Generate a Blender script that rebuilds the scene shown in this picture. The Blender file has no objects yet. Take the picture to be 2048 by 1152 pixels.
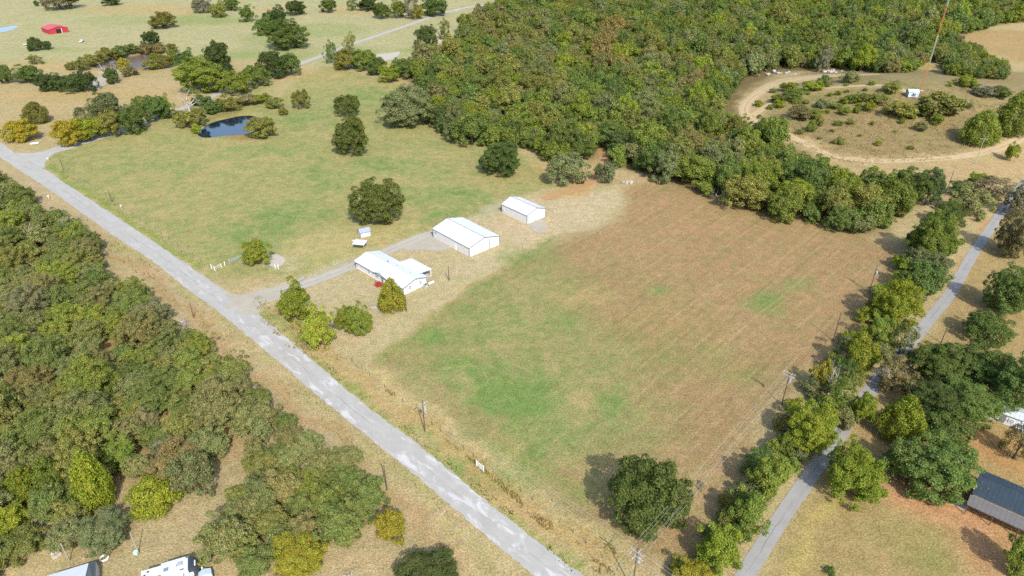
import bpy, bmesh, math, random
import numpy as np
from mathutils import Vector, Matrix
R = math.radians
random.seed(7)
rng = np.random.default_rng(7)
scene = bpy.context.scene
COL = scene.collection

# ------------------------------------------------------------------ camera, sky, sun, exposure
F, TH, CH = 1365.333, R(31.0), 100.0          # focal length in 2048-wide pixels, pitch, height
SN, CS = math.sin(TH), math.cos(TH)
cd = bpy.data.cameras.new('camera'); cam = bpy.data.objects.new('camera', cd); COL.objects.link(cam)
cd.sensor_width = 36; cd.lens = 24; cd.clip_end = 20000; cd.clip_start = 0.5
cam.location = (0, 0, CH); cam.rotation_euler = (math.pi / 2 - TH, 0, 0)
scene.camera = cam
SUN_EL, SUN_DIR = R(43), Vector((0.309, -0.951, 0))
w = bpy.data.worlds.new('World'); scene.world = w; w.use_nodes = True
nt = w.node_tree; sky = nt.nodes.new('ShaderNodeTexSky'); sky.sky_type = 'NISHITA'; sky.sun_disc = False
sky.sun_elevation = SUN_EL; sky.sun_rotation = math.atan2(SUN_DIR.x, SUN_DIR.y)
sky.dust_density = 2.0
nt.links.new(sky.outputs[0], nt.nodes['Background'].inputs[0]); nt.nodes['Background'].inputs[1].default_value = 0.15
sd = bpy.data.lights.new('sun', 'SUN'); sun = bpy.data.objects.new('sun', sd); COL.objects.link(sun)
sd.energy = 2.8; sd.angle = R(0.5); sd.color = (1, .955, .87)
sv = Vector((SUN_DIR.x * math.cos(SUN_EL), SUN_DIR.y * math.cos(SUN_EL), math.sin(SUN_EL)))
sun.rotation_euler = sv.to_track_quat('Z', 'Y').to_euler(); sun.location = (60, -80, 150)
vs = scene.view_settings; vs.view_transform = 'Standard'; vs.look = 'None'; vs.exposure = 1.24; vs.gamma = 1
scene.cycles.use_denoising = False
scene.cycles.max_bounces = 6; scene.cycles.diffuse_bounces = 3; scene.cycles.transmission_bounces = 3; scene.cycles.transparent_max_bounces = 4

# ------------------------------------------------------------------ terrain and placing
HILL = (214.0, 352.0)
PONDS = {}
def terr(x, y):
    """ground height; works on floats and arrays"""
    d2 = ((x - HILL[0]) / 62.0) ** 2 + ((y - HILL[1]) / 50.0) ** 2
    z = 11.0 * np.exp(-d2)
    for (cx, cy, ax, ay, dep) in PONDS.values():
        th = np.arctan2((y - cy) / ay, (x - cx) / ax); q = np.sqrt(((x - cx) / ax) ** 2 + ((y - cy) / ay) ** 2) / (1 + .10 * np.sin(2 * th + .6) + .07 * np.sin(3 * th + 2) + .04 * np.sin(5 * th))
        z = z - dep / (1 + np.exp((q - 1.0) * 14)) + 0.35 * np.exp(-((q - 1.22) / .1) ** 2)
    return z
def g(px, py, z=0.0):
    X = (px - 1024) / F; Y = (py - 576) / F; t = (CH - z) / (SN + Y * CS)
    return (X * t, (CS - Y * SN) * t)
def gt(px, py, dz=0.0):
    z = dz
    for _ in range(12):
        x, y = g(px, py, z); z = 0.5 * z + 0.5 * (float(terr(x, y)) + dz)
    return (x, y, z - dz)
def _pond(px, py, wpx, hpx, dep):
    a = g(px - wpx / 2, py); b = g(px + wpx / 2, py); c = g(px, py + hpx / 2); d = g(px, py - hpx / 2)
    return ((a[0] + b[0]) / 2, (c[1] + d[1]) / 2, (b[0] - a[0]) / 2, (d[1] - c[1]) / 2, dep)
PONDS = {'pond': _pond(470, 251, 116, 42, 1.7), 'brown': _pond(275, 123, 120, 32, 1.5), 'west': _pond(-14, 62, 44, 26, 1.5)}

def lin(c):
    return tuple(((v / 255) / 12.92 if v < 10.3 else ((v / 255 + .055) / 1.055) ** 2.4) for v in c)
KX = 2.24
def alb(*c):
    return tuple(v / KX for v in lin(c))

# ------------------------------------------------------------------ scene helpers
def link(o, parent=None):
    COL.objects.link(o)
    if parent is not None: o.parent = parent
    return o
def tag(o, label=None, cat=None, group=None, kind=None):
    if label: o['label'] = label
    if cat: o['category'] = cat
    if group: o['group'] = group
    if kind: o['kind'] = kind
    return o
def empty(name, loc, rz=0.0, scale=(1, 1, 1)):
    o = bpy.data.objects.new(name, None); o.empty_display_size = .3
    o.location = loc; o.rotation_euler = (0, 0, rz); o.scale = scale
    return link(o)
class MB:
    def __init__(s): s.v = []; s.f = []
    def add(s, vs, fs):
        n = len(s.v); s.v += [tuple(v) for v in vs]; s.f += [tuple(i + n for i in f) for f in fs]; return s
    def box(s, x0, x1, y0, y1, z0, z1):
        return s.add([(x0, y0, z0), (x1, y0, z0), (x1, y1, z0), (x0, y1, z0), (x0, y0, z1), (x1, y0, z1), (x1, y1, z1), (x0, y1, z1)],
                     [(0, 3, 2, 1), (4, 5, 6, 7), (0, 1, 5, 4), (1, 2, 6, 5), (2, 3, 7, 6), (3, 0, 4, 7)])
    def prism(s, pts, d):
        """closed polygon pts extruded by vector d"""
        n = len(pts); q = [tuple(a + b for a, b in zip(p, d)) for p in pts]
        return s.add(list(pts) + q, [tuple(range(n))[::-1], tuple(range(n, 2 * n))] + [(i, (i + 1) % n, n + (i + 1) % n, n + i) for i in range(n)])
    def tube(s, pts, rad, seg=6, cap=True):
        rings = []; n0 = len(s.v)
        for i, p in enumerate(pts):
            p = Vector(p); a = Vector(pts[max(i - 1, 0)]); b = Vector(pts[min(i + 1, len(pts) - 1)])
            d = (b - a).normalized(); u = d.orthogonal().normalized()
            if abs(d.z) > .7: u = (Vector((1, 0, 0)) - d * d.x).normalized()
            else: u = (Vector((0, 0, 1)) - d * d.z).normalized()
            vv = d.cross(u); r = rad[i] if isinstance(rad, (list, tuple)) else rad
            for k in range(seg):
                t = 2 * math.pi * k / seg; s.v.append(tuple(p + (u * math.cos(t) + vv * math.sin(t)) * r))
        for i in range(len(pts) - 1):
            for k in range(seg):
                k2 = (k + 1) % seg
                s.f.append((n0 + i * seg + k, n0 + i * seg + k2, n0 + (i + 1) * seg + k2, n0 + (i + 1) * seg + k))
        if cap:
            s.f.append(tuple(n0 + k for k in range(seg))[::-1]); s.f.append(tuple(n0 + (len(pts) - 1) * seg + k for k in range(seg)))
        return s
    def mesh(s, name, m, smooth=False):
        me = bpy.data.meshes.new(name); me.from_pydata(s.v, [], s.f)
        if m: me.materials.append(m)
        if smooth: me.polygons.foreach_set('use_smooth', [True] * len(me.polygons))
        me.update(); return me
    def build(s, name, m, parent=None, smooth=False):
        return link(bpy.data.objects.new(name, s.mesh(name, m, smooth)), parent)

# ------------------------------------------------------------------ materials
class NG:
    def __init__(s, name):
        s.m = bpy.data.materials.new(name); s.m.use_nodes = True; s.t = s.m.node_tree; s.t.nodes.clear()
        s.out = s.n('ShaderNodeOutputMaterial')
    def n(s, typ, **kw):
        nd = s.t.nodes.new(typ)
        for k, v in kw.items(): setattr(nd, k, v)
        return nd
    def l(s, a, b): s.t.links.new(a, b)
    def val(s, sock, v):
        if hasattr(v, 'is_output'): s.l(v, sock)
        else: sock.default_value = v
    def math(s, op, a, b=0.0, clamp=False):
        nd = s.n('ShaderNodeMath', operation=op, use_clamp=clamp); s.val(nd.inputs[0], a); s.val(nd.inputs[1], b); return nd.outputs[0]
    def mix(s, fac, a, b, typ='MIX'):
        nd = s.n('ShaderNodeMix', data_type='RGBA', blend_type=typ); s.val(nd.inputs[0], fac)
        for i, v in ((6, a), (7, b)):
            if isinstance(v, tuple) and len(v) == 3: v = v + (1,)
            s.val(nd.inputs[i], v)
        return nd.outputs[2]
    def noise(s, scale, detail=4, rough=.6, vec=None, dist=0.0):
        nd = s.n('ShaderNodeTexNoise'); nd.inputs['Scale'].default_value = scale; nd.inputs['Detail'].default_value = detail
        nd.inputs['Roughness'].default_value = rough; nd.inputs['Distortion'].default_value = dist
        if vec is not None: s.l(vec, nd.inputs['Vector'])
        return nd.outputs[0]
    def ramp(s, fac, a, b, clamp=True):
        nd = s.n('ShaderNodeMapRange'); nd.clamp = clamp; s.val(nd.inputs[0], fac); nd.inputs[1].default_value = a; nd.inputs[2].default_value = b
        return nd.outputs[0]
    def mapping(s, vec, rot=0.0, scale=(1, 1, 1)):
        nd = s.n('ShaderNodeMapping'); nd.inputs['Rotation'].default_value = (0, 0, rot); nd.inputs['Scale'].default_value = scale
        s.l(vec, nd.inputs[0]); return nd.outputs[0]
    def pos(s): return s.n('ShaderNodeNewGeometry').outputs['Position']
    def obj(s): return s.n('ShaderNodeTexCoord').outputs['Object']
    def bsdf(s, col, rough=.7, spec=.3, metal=0.0, bump=None, bstr=.3, bdist=.05):
        p = s.n('ShaderNodeBsdfPrincipled')
        if isinstance(col, tuple) and len(col) == 3: col = col + (1,)
        s.val(p.inputs['Base Color'], col); s.val(p.inputs['Roughness'], rough); s.val(p.inputs['Metallic'], metal)
        p.inputs['Specular IOR Level'].default_value = spec
        if bump is not None:
            b = s.n('ShaderNodeBump'); b.inputs['Strength'].default_value = bstr; b.inputs['Distance'].default_value = bdist
            s.l(bump, b.inputs['Height']); s.l(b.outputs[0], p.inputs['Normal'])
        s.l(p.outputs[0], s.out.inputs[0]); return s.m
_mats = {}
def paint(name, col, rough=.6, spec=.3, metal=0.0, var=.12, scale=1.5, dirt=None, dirt_amt=.4):
    if name in _mats: return _mats[name]
    q = NG(name); n1 = q.noise(scale, 5, .65, q.obj()); n2 = q.noise(scale * 9, 3, .6, q.obj())
    a = tuple(c * (1 - var) for c in col); b = tuple(min(1, c * (1 + var)) for c in col)
    c = q.mix(q.ramp(n1, .3, .7), a, b)
    c = q.mix(q.math('MULTIPLY', q.ramp(n2, .5, .75), .35), c, tuple(v * .75 for v in col))
    if dirt: c = q.mix(q.math('MULTIPLY', q.ramp(q.noise(scale * .7, 6, .7, q.obj()), .52, .7), dirt_amt), c, dirt)
    _mats[name] = q.bsdf(c, rough, spec, metal); return _mats[name]

# ground: soil colour lives on the mesh (painted by field shapes below), the nodes add grass grain, tufts and mowing streaks
def ground_material():
    q = NG('ground_soil_and_grass'); P = q.pos()
    at = q.n('ShaderNodeAttribute', attribute_name='soil'); mk = q.n('ShaderNodeAttribute', attribute_name='mask')
    sep = q.n('ShaderNodeSeparateColor'); q.l(mk.outputs['Color'], sep.inputs[0])
    mow, green, rough = sep.outputs[0], sep.outputs[1], sep.outputs[2]
    c = at.outputs['Color']
    big = q.noise(.045, 5, .6, P); mid = q.noise(.22, 6, .68, P, .4); fine = q.noise(2.6, 4, .8, P, .2); tuft = q.noise(1.15, 5, .75, P, .6)
    c = q.mix(q.ramp(big, .35, .68), q.mix(1, c, (.92, .97, .9), 'MULTIPLY'), q.mix(1, c, (1.07, 1.03, 1.05), 'MULTIPLY'))
    c = q.mix(q.math('MULTIPLY', q.ramp(mid, .52, .72), .55), c, q.mix(1, c, (.74, .90, .62), 'MULTIPLY'))
    c = q.mix(q.math('MULTIPLY', q.ramp(mid, .46, .28), .55), c, q.mix(1, c, (1.16, 1.02, .92), 'MULTIPLY'))
    # green flush inside green fields is patchy
    c = q.mix(q.math('MULTIPLY', q.math('MULTIPLY', q.ramp(q.noise(.16, 7, .76, P, .8), .45, .59), green), .72, True), c, alb(130, 158, 86))
    c = q.mix(q.math('MULTIPLY', q.math('MULTIPLY', q.ramp(q.noise(.05, 6, .7, P, 1.2), .50, .62), q.math('ADD', green, .15)), .4, True), c, alb(200, 178, 130))
    c = q.mix(q.math('MULTIPLY', q.ramp(q.noise(.085, 6, .72, P, .8), .55, .70), .35), c, q.mix(1, c, (.80, .86, .72), 'MULTIPLY'))
    # mowing streaks run with the lane
    mp = q.mapping(P, R(-47), (1, 1, 1)); ms = q.mapping(mp, 0, (.018, .55, 1)); st = q.noise(1.0, 4, .62, ms, .25)
    ms2 = q.mapping(mp, 0, (.012, .16, 1)); st2 = q.noise(1.0, 3, .55, ms2, .2)
    c = q.mix(q.math('MULTIPLY', q.ramp(st, .53, .68), q.math('MULTIPLY', mow, .5)), c, q.mix(1, c, (1.2, 1.17, 1.05), 'MULTIPLY'))
    c = q.mix(q.math('MULTIPLY', q.ramp(st, .47, .33), q.math('MULTIPLY', mow, .45)), c, q.mix(1, c, (.76, .76, .7), 'MULTIPLY'))
    c = q.mix(q.math('MULTIPLY', q.ramp(st2, .5, .3), q.math('MULTIPLY', mow, .5)), c, q.mix(1, c, (.86, .88, .8), 'MULTIPLY'))
    sx = q.n('ShaderNodeSeparateXYZ'); q.l(mp, sx.inputs[0])
    wob = q.math('MULTIPLY', q.noise(.012, 2, .5, P), 9.0)
    ph = q.math('FRACT', q.math('DIVIDE', q.math('ADD', sx.outputs[1], wob), 5.2)); dl = q.math('ABSOLUTE', q.math('SUBTRACT', ph, .5))
    brk = q.ramp(q.noise(1, 4, .7, q.mapping(mp, 0, (.07, .35, 1)), .2), .44, .60)
    c = q.mix(q.math('MULTIPLY', q.math('MULTIPLY', q.ramp(dl, .09, .01), brk), q.math('MULTIPLY', mow, .36)), c, alb(212, 188, 140))
    c = q.mix(q.math('MULTIPLY', q.math('MULTIPLY', q.math('MULTIPLY', q.ramp(dl, .08, .16), q.ramp(dl, .27, .19)), brk), q.math('MULTIPLY', mow, .3)), c, q.mix(1, c, (.78, .80, .72), 'MULTIPLY'))
    c = q.mix(q.math('MULTIPLY', q.ramp(tuft, .53, .68), q.math('ADD', q.math('MULTIPLY', rough, .5), .42)), c, q.mix(1, c, (.66, .72, .52), 'MULTIPLY'))
    c = q.mix(q.ramp(fine, .40, .60), q.mix(1, c, (.68, .68, .64), 'MULTIPLY'), q.mix(1, c, (1.28, 1.27, 1.24), 'MULTIPLY'))
    c = q.mix(q.ramp(q.noise(.42, 5, .72, P, .5), .38, .62), q.mix(1, c, (.88, .87, .84), 'MULTIPLY'), q.mix(1, c, (1.10, 1.10, 1.08), 'MULTIPLY'))
    h = q.math('ADD', q.math('MULTIPLY', fine, .6), q.math('MULTIPLY', tuft, .8))
    return q.bsdf(c, .95, .1, 0, h, .55, .35)
def road_material(name, base, seam=True, patch=.6, ruts=0.0):
    q = NG(name); at = q.n('ShaderNodeAttribute', attribute_name='sw'); v = at.outputs['Vector']
    sp = q.n('ShaderNodeSeparateXYZ'); q.l(v, sp.inputs[0]); P = q.pos()
    n1 = q.noise(.35, 6, .65, P); n2 = q.noise(3.0, 4, .7, P)
    c = q.mix(q.ramp(n1, .3, .7), tuple(x * .9 for x in base), tuple(min(1, x * 1.08) for x in base))
    c = q.mix(q.math('MULTIPLY', q.ramp(n2, .45, .75), .3), c, tuple(x * .78 for x in base))
    # worn wheel paths and pale gravel patches stretched along the road
    ms = q.mapping(v, 0, (.05, .8, 1)); c = q.mix(q.math('MULTIPLY', q.ramp(q.noise(1, 3, .6, ms, .3), .5, .3), .45), c, tuple(x * .80 for x in base))
    mp = q.mapping(v, 0, (.16, .5, 1)); pt = q.ramp(q.noise(1, 6, .7, mp, .6), .53, .62)
    far = q.ramp(sp.outputs[0], 170, 300)
    c = q.mix(q.math('MULTIPLY', q.math('MULTIPLY', pt, patch), q.math('ADD', q.math('MULTIPLY', far, .8), .2)), c, alb(238, 238, 238))
    if ruts:
        aw = q.math('ABSOLUTE', sp.outputs[1]); mid_w = q.math('MULTIPLY', q.ramp(aw, .55, .2), q.ramp(q.noise(.5, 4, .7, P), .4, .6)); c = q.mix(q.math('MULTIPLY', mid_w, ruts), c, alb(170, 150, 98))
        ed = q.math('MULTIPLY', q.ramp(aw, 1.2, 2.6), q.ramp(q.noise(.7, 5, .75, P), .42, .55)); c = q.mix(q.math('MULTIPLY', ed, ruts), c, alb(184, 164, 116))
    if seam:
        wob = q.math('MULTIPLY', q.math('SUBTRACT', q.noise(.35, 5, .7, q.mapping(v, 0, (1, 0, 0))), .5), 1.6)
        d = q.math('ABSOLUTE', q.math('SUBTRACT', sp.outputs[1], wob)); line = q.ramp(d, .10, .03)
        on = q.ramp(q.noise(.06, 3, .6, q.mapping(v, 0, (1, 0, 0))), .46, .56)
        c = q.mix(q.math('MULTIPLY', q.math('MULTIPLY', line, on), .7), c, alb(120, 120, 124))
        dk = q.ramp(q.noise(1, 5, .7, q.mapping(v, 0, (.22, 1.1, 1)), .8), .66, .72); c = q.mix(q.math('MULTIPLY', dk, .45), c, alb(140, 140, 142))
    return q.bsdf(c, .9, .15, 0, n2, .3, .05)
def leaf_material():
    q = NG('leaves'); at = q.n('ShaderNodeAttribute', attribute_name='tint', attribute_type='INSTANCER')
    geo = q.n('ShaderNodeNewGeometry'); rnd = geo.outputs['Random Per Island']
    c = at.outputs['Color']
    c = q.mix(q.ramp(rnd, 0, 1), q.mix(1, c, (.62, .66, .62), 'MULTIPLY'), q.mix(1, c, (1.42, 1.36, 1.3), 'MULTIPLY'))
    n = q.noise(.45, 3, .6, geo.outputs['Position'])
    c = q.mix(q.ramp(n, .35, .66), q.mix(1, c, (.85, .95, .8), 'MULTIPLY'), q.mix(1, c, (1.16, 1.05, 1.0), 'MULTIPLY'))
    d = q.n('ShaderNodeBsdfDiffuse'); t = q.n('ShaderNodeBsdfTranslucent'); m = q.n('ShaderNodeMixShader'); m.inputs[0].default_value = .42
    q.l(c, d.inputs[0]); q.l(q.mix(1, c, (1.1, 1.25, .6), 'MULTIPLY'), t.inputs[0]); q.l(d.outputs[0], m.inputs[1]); q.l(t.outputs[0], m.inputs[2])
    gl = q.n('ShaderNodeBsdfGlossy'); gl.inputs['Roughness'].default_value = .45; gl.inputs['Color'].default_value = (.9, .95, 1, 1)
    m2 = q.n('ShaderNodeMixShader'); m2.inputs[0].default_value = .006; q.l(m.outputs[0], m2.inputs[1]); q.l(gl.outputs[0], m2.inputs[2])
    q.l(m2.outputs[0], q.out.inputs[0]); return q.m
M_GROUND = ground_material()
M_ROAD = road_material('chip_seal', alb(202, 200, 193), True, .75)
M_LANE = road_material('lane_asphalt', alb(184, 182, 178), True, .25)
M_DRIVE = road_material('driveway_gravel', alb(206, 201, 188), False, .3, .35)
M_DIRT = road_material('dirt_track', alb(224, 198, 154), False, .25, .75)
M_REDDIRT = road_material('red_dirt_track', alb(208, 166, 118), False, .15, .6)
M_LEAF = leaf_material()
M_BARK = paint('bark', (.085, .068, .052), .95, .1, 0, .35, 3)
M_DEAD = paint('weathered_wood', (.36, .33, .29), .9, .15, 0, .25, 2)
M_POLE = paint('creosote_pole', (.085, .060, .045), .9, .2, 0, .3, 2)
M_POLEGREY = paint('silvered_pole', (.26, .245, .225), .9, .2, 0, .25, 2)
M_ROOFW = paint('white_roof_metal', (.43, .45, .46), .42, .4, 0, .03, .4, (.40, .40, .39), .15)
M_WALLW = paint('white_wall_metal', (.50, .50, .49), .5, .4, 0, .03, .5, (.42, .38, .33), .15)
M_WALLB = paint('cream_wall_metal', (.47, .465, .45), .5, .4, 0, .03, .5, (.40, .36, .30), .18)
M_TRIM = paint('grey_trim', (.13, .14, .155), .5, .4)
M_GLASS = paint('window_glass', (.20, .23, .26), .12, .6)
M_RED = paint('red_stain', (.24, .028, .022), .6)
M_WHITE = paint('white_paint', (.58, .58, .57), .5, .4, 0, .04)
M_STEEL = paint('galvanised', (.30, .32, .34), .5, .4, .2, .15, 2)
M_DARK = paint('dark_rubber', (.03, .03, .033), .7)
M_BLACK = paint('painted_dark_inside', (.012, .012, .012), .9)
M_CONC = paint('concrete', alb(214, 206, 192), .9, .15, 0, .1, 1)
M_INS = paint('porcelain', (.42, .43, .44), .25, .5)
M_WIRE = paint('aluminium_wire', (.42, .42, .41), .4, .5, .2)

# ------------------------------------------------------------------ ground sheet
def vnoise(x, y, s, seed):
    x = x / s; y = y / s; xi = np.floor(x).astype(int); yi = np.floor(y).astype(int); fx = x - xi; fy = y - yi
    fx = fx * fx * (3 - 2 * fx); fy = fy * fy * (3 - 2 * fy)
    def h(a, b):
        n = (a * 374761393 + b * 668265263 + seed * 1442695041) & 0x7fffffff
        n = ((n ^ (n >> 13)) * 1274126177) & 0x7fffffff
        return ((n ^ (n >> 16)) & 0xffff) / 65535.0
    return (h(xi, yi) * (1 - fx) + h(xi + 1, yi) * fx) * (1 - fy) + (h(xi, yi + 1) * (1 - fx) + h(xi + 1, yi + 1) * fx) * fy
def axis(segs):
    out = []
    for a, b, st in segs: out += list(np.arange(a, b, st))
    return np.array(out + [segs[-1][1]])
gx = axis([(-6000, -1500, 900), (-1500, -520, 70), (-520, -240, 5), (-240, 260, 1.7), (260, 520, 5), (520, 1500, 70), (1500, 6000, 900)])
gy = axis([(-3000, -200, 400), (-200, 40, 20), (40, 300, 1.6), (300, 460, 2.6), (460, 800, 5), (800, 1500, 70), (1500, 9000, 900)])
GX, GY = np.meshgrid(gx, gy); VX = GX.ravel(); VY = GY.ravel()
wa = lambda s: (vnoise(VX, VY, s, 11) + .5 * vnoise(VX, VY, s / 2.3, 12) - .75)
wb = lambda s: (vnoise(VX, VY, s, 21) + .5 * vnoise(VX, VY, s / 2.3, 22) - .75)
WX = VX + wa(9) * 5.0; WY = VY + wb(9) * 5.0
def wpoly(pts, z=0): return [g(px, py, z) for px, py in pts]
def sdist(poly, X, Y):
    """signed distance, positive inside"""
    d = np.full(X.shape, 1e9); ins = np.zeros(X.shape, bool); n = len(poly)
    for i in range(n):
        ax, ay = poly[i]; bx, by = poly[(i + 1) % n]; ex, ey = bx - ax, by - ay; L = ex * ex + ey * ey + 1e-9
        t = np.clip(((X - ax) * ex + (Y - ay) * ey) / L, 0, 1); d = np.minimum(d, np.hypot(X - ax - t * ex, Y - ay - t * ey))
        c = ((ay > Y) != (by > Y)) & (X < (bx - ax) * (Y - ay) / (by - ay + 1e-12) + ax); ins ^= c
    return np.where(ins, d, -d)
SOIL = np.tile(np.array(alb(203, 184, 140)), (len(VX), 1)); MASK = np.zeros((len(VX), 3)); MASK[:, 2] = .3
def spread(poly, fe, strength=1.0, warp=True):
    pa = np.array(poly); m = fe + 6
    idx = np.where((VX > pa[:, 0].min() - m) & (VX < pa[:, 0].max() + m) & (VY > pa[:, 1].min() - m) & (VY < pa[:, 1].max() + m))[0]
    X = WX if warp else VX; Y = WY if warp else VY
    s = sdist(poly, X[idx], Y[idx]); return idx, np.clip(.5 + s / (2 * fe), 0, 1) * strength
def soil(pts, col, fe=4.0, strength=1.0, mow=None, green=None, rough=None, warp=True, world=False):
    idx, a = spread(pts if world else wpoly(pts), fe, strength, warp)
    if col is not None: SOIL[idx] = SOIL[idx] * (1 - a[:, None]) + np.array(alb(*col)) * a[:, None]
    for k, v in ((0, mow), (1, green), (2, rough)):
        if v is not None: MASK[idx, k] = MASK[idx, k] * (1 - a) + v * a
def blob(cx, cy, rx, ry, col, strength=.8, fe=None, **kw):
    pts = [(cx + rx * math.cos(t), cy + ry * math.sin(t)) for t in np.linspace(0, 2 * math.pi, 18)[:-1]]
    wp = wpoly(pts); sz = max(max(p[0] for p in wp) - min(p[0] for p in wp), 1)
    soil(pts, col, fe or max(1.2, min(sz * .3, 7)), strength, **kw)
def strip(pts, wid, col, fe=.6, strength=1.0, off=0.0, **kw):
    """band of a given width in metres along a pixel polyline"""
    c = [Vector(g(*p)) for p in pts]; Lf, Rt = [], []
    for i, p in enumerate(c):
        d = (c[min(i + 1, len(c) - 1)] - c[max(i - 1, 0)]).normalized(); n = Vector((-d.y, d.x))
        Lf.append(tuple(p + n * (off + wid / 2))); Rt.append(tuple(p + n * (off - wid / 2)))
    soil(Lf + Rt[::-1], col, fe, strength, world=True, **kw)
# large fields
soil([(-400, 130), (850, 130), (1100, -40), (-400, -40)], (199, 191, 148), 12, green=.35)
soil([(-100, 160), (600, 110), (560, 160), (400, 220), (300, 250), (0, 290), (-100, 290)], (203, 181, 138), 8, green=.15)
soil([(100, 300), (420, 215), (560, 195), (640, 130), (790, 165), (960, 270), (1040, 310), (1140, 372), (1010, 415), (860, 462), (700, 530), (560, 560), (430, 545), (90, 332)], (184, 175, 119), 3, green=.75, mow=.12)
soil([(1200, 362), (1350, 370), (1560, 435), (1810, 505), (1790, 610), (1640, 730), (1530, 850), (1420, 1120), (1250, 1110), (1010, 905), (760, 715), (850, 640), (960, 560), (1090, 470)], (184, 154, 116), 3, mow=1, green=.30)
soil([(1230, 375), (1380, 385), (1560, 445), (1790, 510), (1770, 600), (1640, 700), (1480, 620), (1300, 520), (1180, 470)], (188, 152, 116), 12, .8)
blob(1160, 585, 60, 22, (200, 162, 126), .7); blob(1420, 900, 70, 60, (190, 154, 116), .6); blob(1330, 650, 110, 50, (180, 156, 108), .5)
soil([(960, 560), (1090, 500), (1180, 620), (1260, 760), (1330, 870), (1150, 960), (1040, 925), (770, 715), (850, 640)], (170, 164, 112), 9, .95, mow=.3, green=.8)
soil([(480, 590), (600, 560), (720, 500), (860, 460), (1010, 405), (1150, 365), (1250, 365), (1240, 420), (1100, 470), (960, 560), (850, 640), (760, 712), (680, 690), (520, 640)], (209, 191, 152), 2.5, mow=0, green=.08, rough=.15)
soil([(1020, 400), (1130, 375), (1240, 380), (1230, 440), (1120, 480), (1010, 520), (930, 560), (900, 540), (980, 480)], (216, 196, 162), 4, .95)
soil([(560, 480), (720, 440), (870, 440), (800, 490), (620, 545), (540, 525)], (204, 188, 134), 4, .8, green=.25)
# right of the road: verge, bottom pasture, right lands
soil([(-60, 330), (60, 345), (160, 430), (372, 578), (512, 690), (712, 858), (925, 1035), (1100, 1200), (500, 1200), (430, 900), (350, 640), (100, 420)], (203, 182, 146), 1.5, rough=.7)
soil([(430, 880), (800, 1000), (1100, 1200), (150, 1250), (180, 1000)], (200, 180, 140), 4, .9, rough=.6)
soil([(-300, 380), (60, 390), (300, 640), (480, 800), (480, 900), (200, 960), (-300, 1150)], (190, 155, 112), 3, .9, rough=.8)
soil([(1480, 1200), (1560, 1045), (1680, 880), (1900, 590), (2048, 380), (2500, 300), (2500, 1300), (1480, 1300)], (188, 163, 116), 2, green=.06, rough=.5)
soil([(1780, 960), (1960, 1010), (2100, 1060), (2100, 1160), (1960, 1150), (1850, 1080)], (212, 164, 122), 3, 1)
soil([(1830, 955), (1960, 1000), (2100, 1040), (2100, 1110), (1900, 1070), (1840, 1000)], (214, 166, 124), 3, .9)
soil([(1960, 870), (2100, 900), (2100, 980), (1930, 920), (1900, 880)], (205, 158, 108), 2.5, .9)
blob(1860, 1110, 50, 45, (160, 158, 95), .7); blob(1800, 1060, 60, 20, (175, 165, 105), .5)
# hill, its roads, far clearing
soil([(1470, 215), (1500, 180), (1650, 140), (1850, 130), (2100, 150), (2100, 290), (1950, 330), (1800, 345), (1680, 330), (1560, 270)], (170, 150, 110), 4, rough=1.0, green=.2)
blob(1760, 260, 150, 45, (172, 146, 108), .6); blob(1700, 215, 130, 25, (160, 150, 95), .5)
soil([(1560, 270), (1700, 330), (1850, 330), (2048, 290), (2048, 360), (1900, 420), (1840, 400), (1700, 350), (1600, 310)], (206, 178, 134), 3)
soil([(1895, 75), (1960, 62), (2300, 52), (2300, 130), (2030, 125), (1960, 100)], (196, 166, 118), 4, green=.1)
soil([(1800, 140), (1850, 118), (1900, 130), (1880, 150)], (200, 180, 128), 3)
# woodland floor
soil([(1000, 15), (925, 50), (905, 95), (800, 150), (850, 185), (900, 270), (1060, 290), (1180, 320), (1290, 345), (1520, 425), (1740, 470), (1830, 400), (1690, 350), (1490, 245), (1485, 190), (1560, 150), (1800, 130), (1900, 75), (2010, 45), (2600, 40), (2600, -80), (1000, -80)], (120, 104, 70), 4, .85)
# green patches and strips
for cx, cy, rx, ry, s in [(860, 390, 90, 10, .8), (880, 432, 30, 12, .95), (955, 408, 22, 5, .9), (650, 355, 45, 22, .55), (600, 420, 50, 22, .6), (760, 330, 60, 14, .5), (500, 480, 60, 26, .6),
                          (560, 440, 40, 20, .45), (900, 340, 70, 16, .35), (700, 205, 70, 12, .5), (610, 240, 60, 14, .5), (540, 300, 90, 10, .3), (740, 185, 40, 10, .5), (300, 330, 90, 16, .25)]:
    blob(cx, cy, rx, ry, (134, 164, 96), s * .95, green=1.8)
for cx, cy, rx, ry, s in [(920, 735, 45, 22, .85), (1010, 775, 70, 26, .95), (1060, 800, 60, 30, .7), (1115, 850, 12, 60, .8), (1220, 800, 45, 22, .7), (1075, 880, 60, 40, .55), (860, 670, 30, 10, .9), (1000, 660, 70, 24, .45),
                          (1525, 603, 34, 22, .75), (1590, 575, 40, 16, .45), (1310, 585, 22, 8, .6), (1060, 510, 50, 14, .5), (950, 950, 70, 20, .5), (1040, 955, 40, 20, .5), (1140, 640, 30, 16, .5), (1500, 760, 30, 16, .4), (1350, 720, 120, 30, .2)]:
    blob(cx, cy, rx, ry, (130, 162, 88), s * .95, green=1.8)
for cx, cy, rx, ry, s in [(1160, 590, 50, 16, .6), (1160, 790, 25, 14, .8), (1200, 940, 60, 40, .6), (1020, 870, 30, 22, .5), (1400, 1000, 60, 60, .4)]:
    blob(cx, cy, rx, ry, (206, 178, 130), s)
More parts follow.
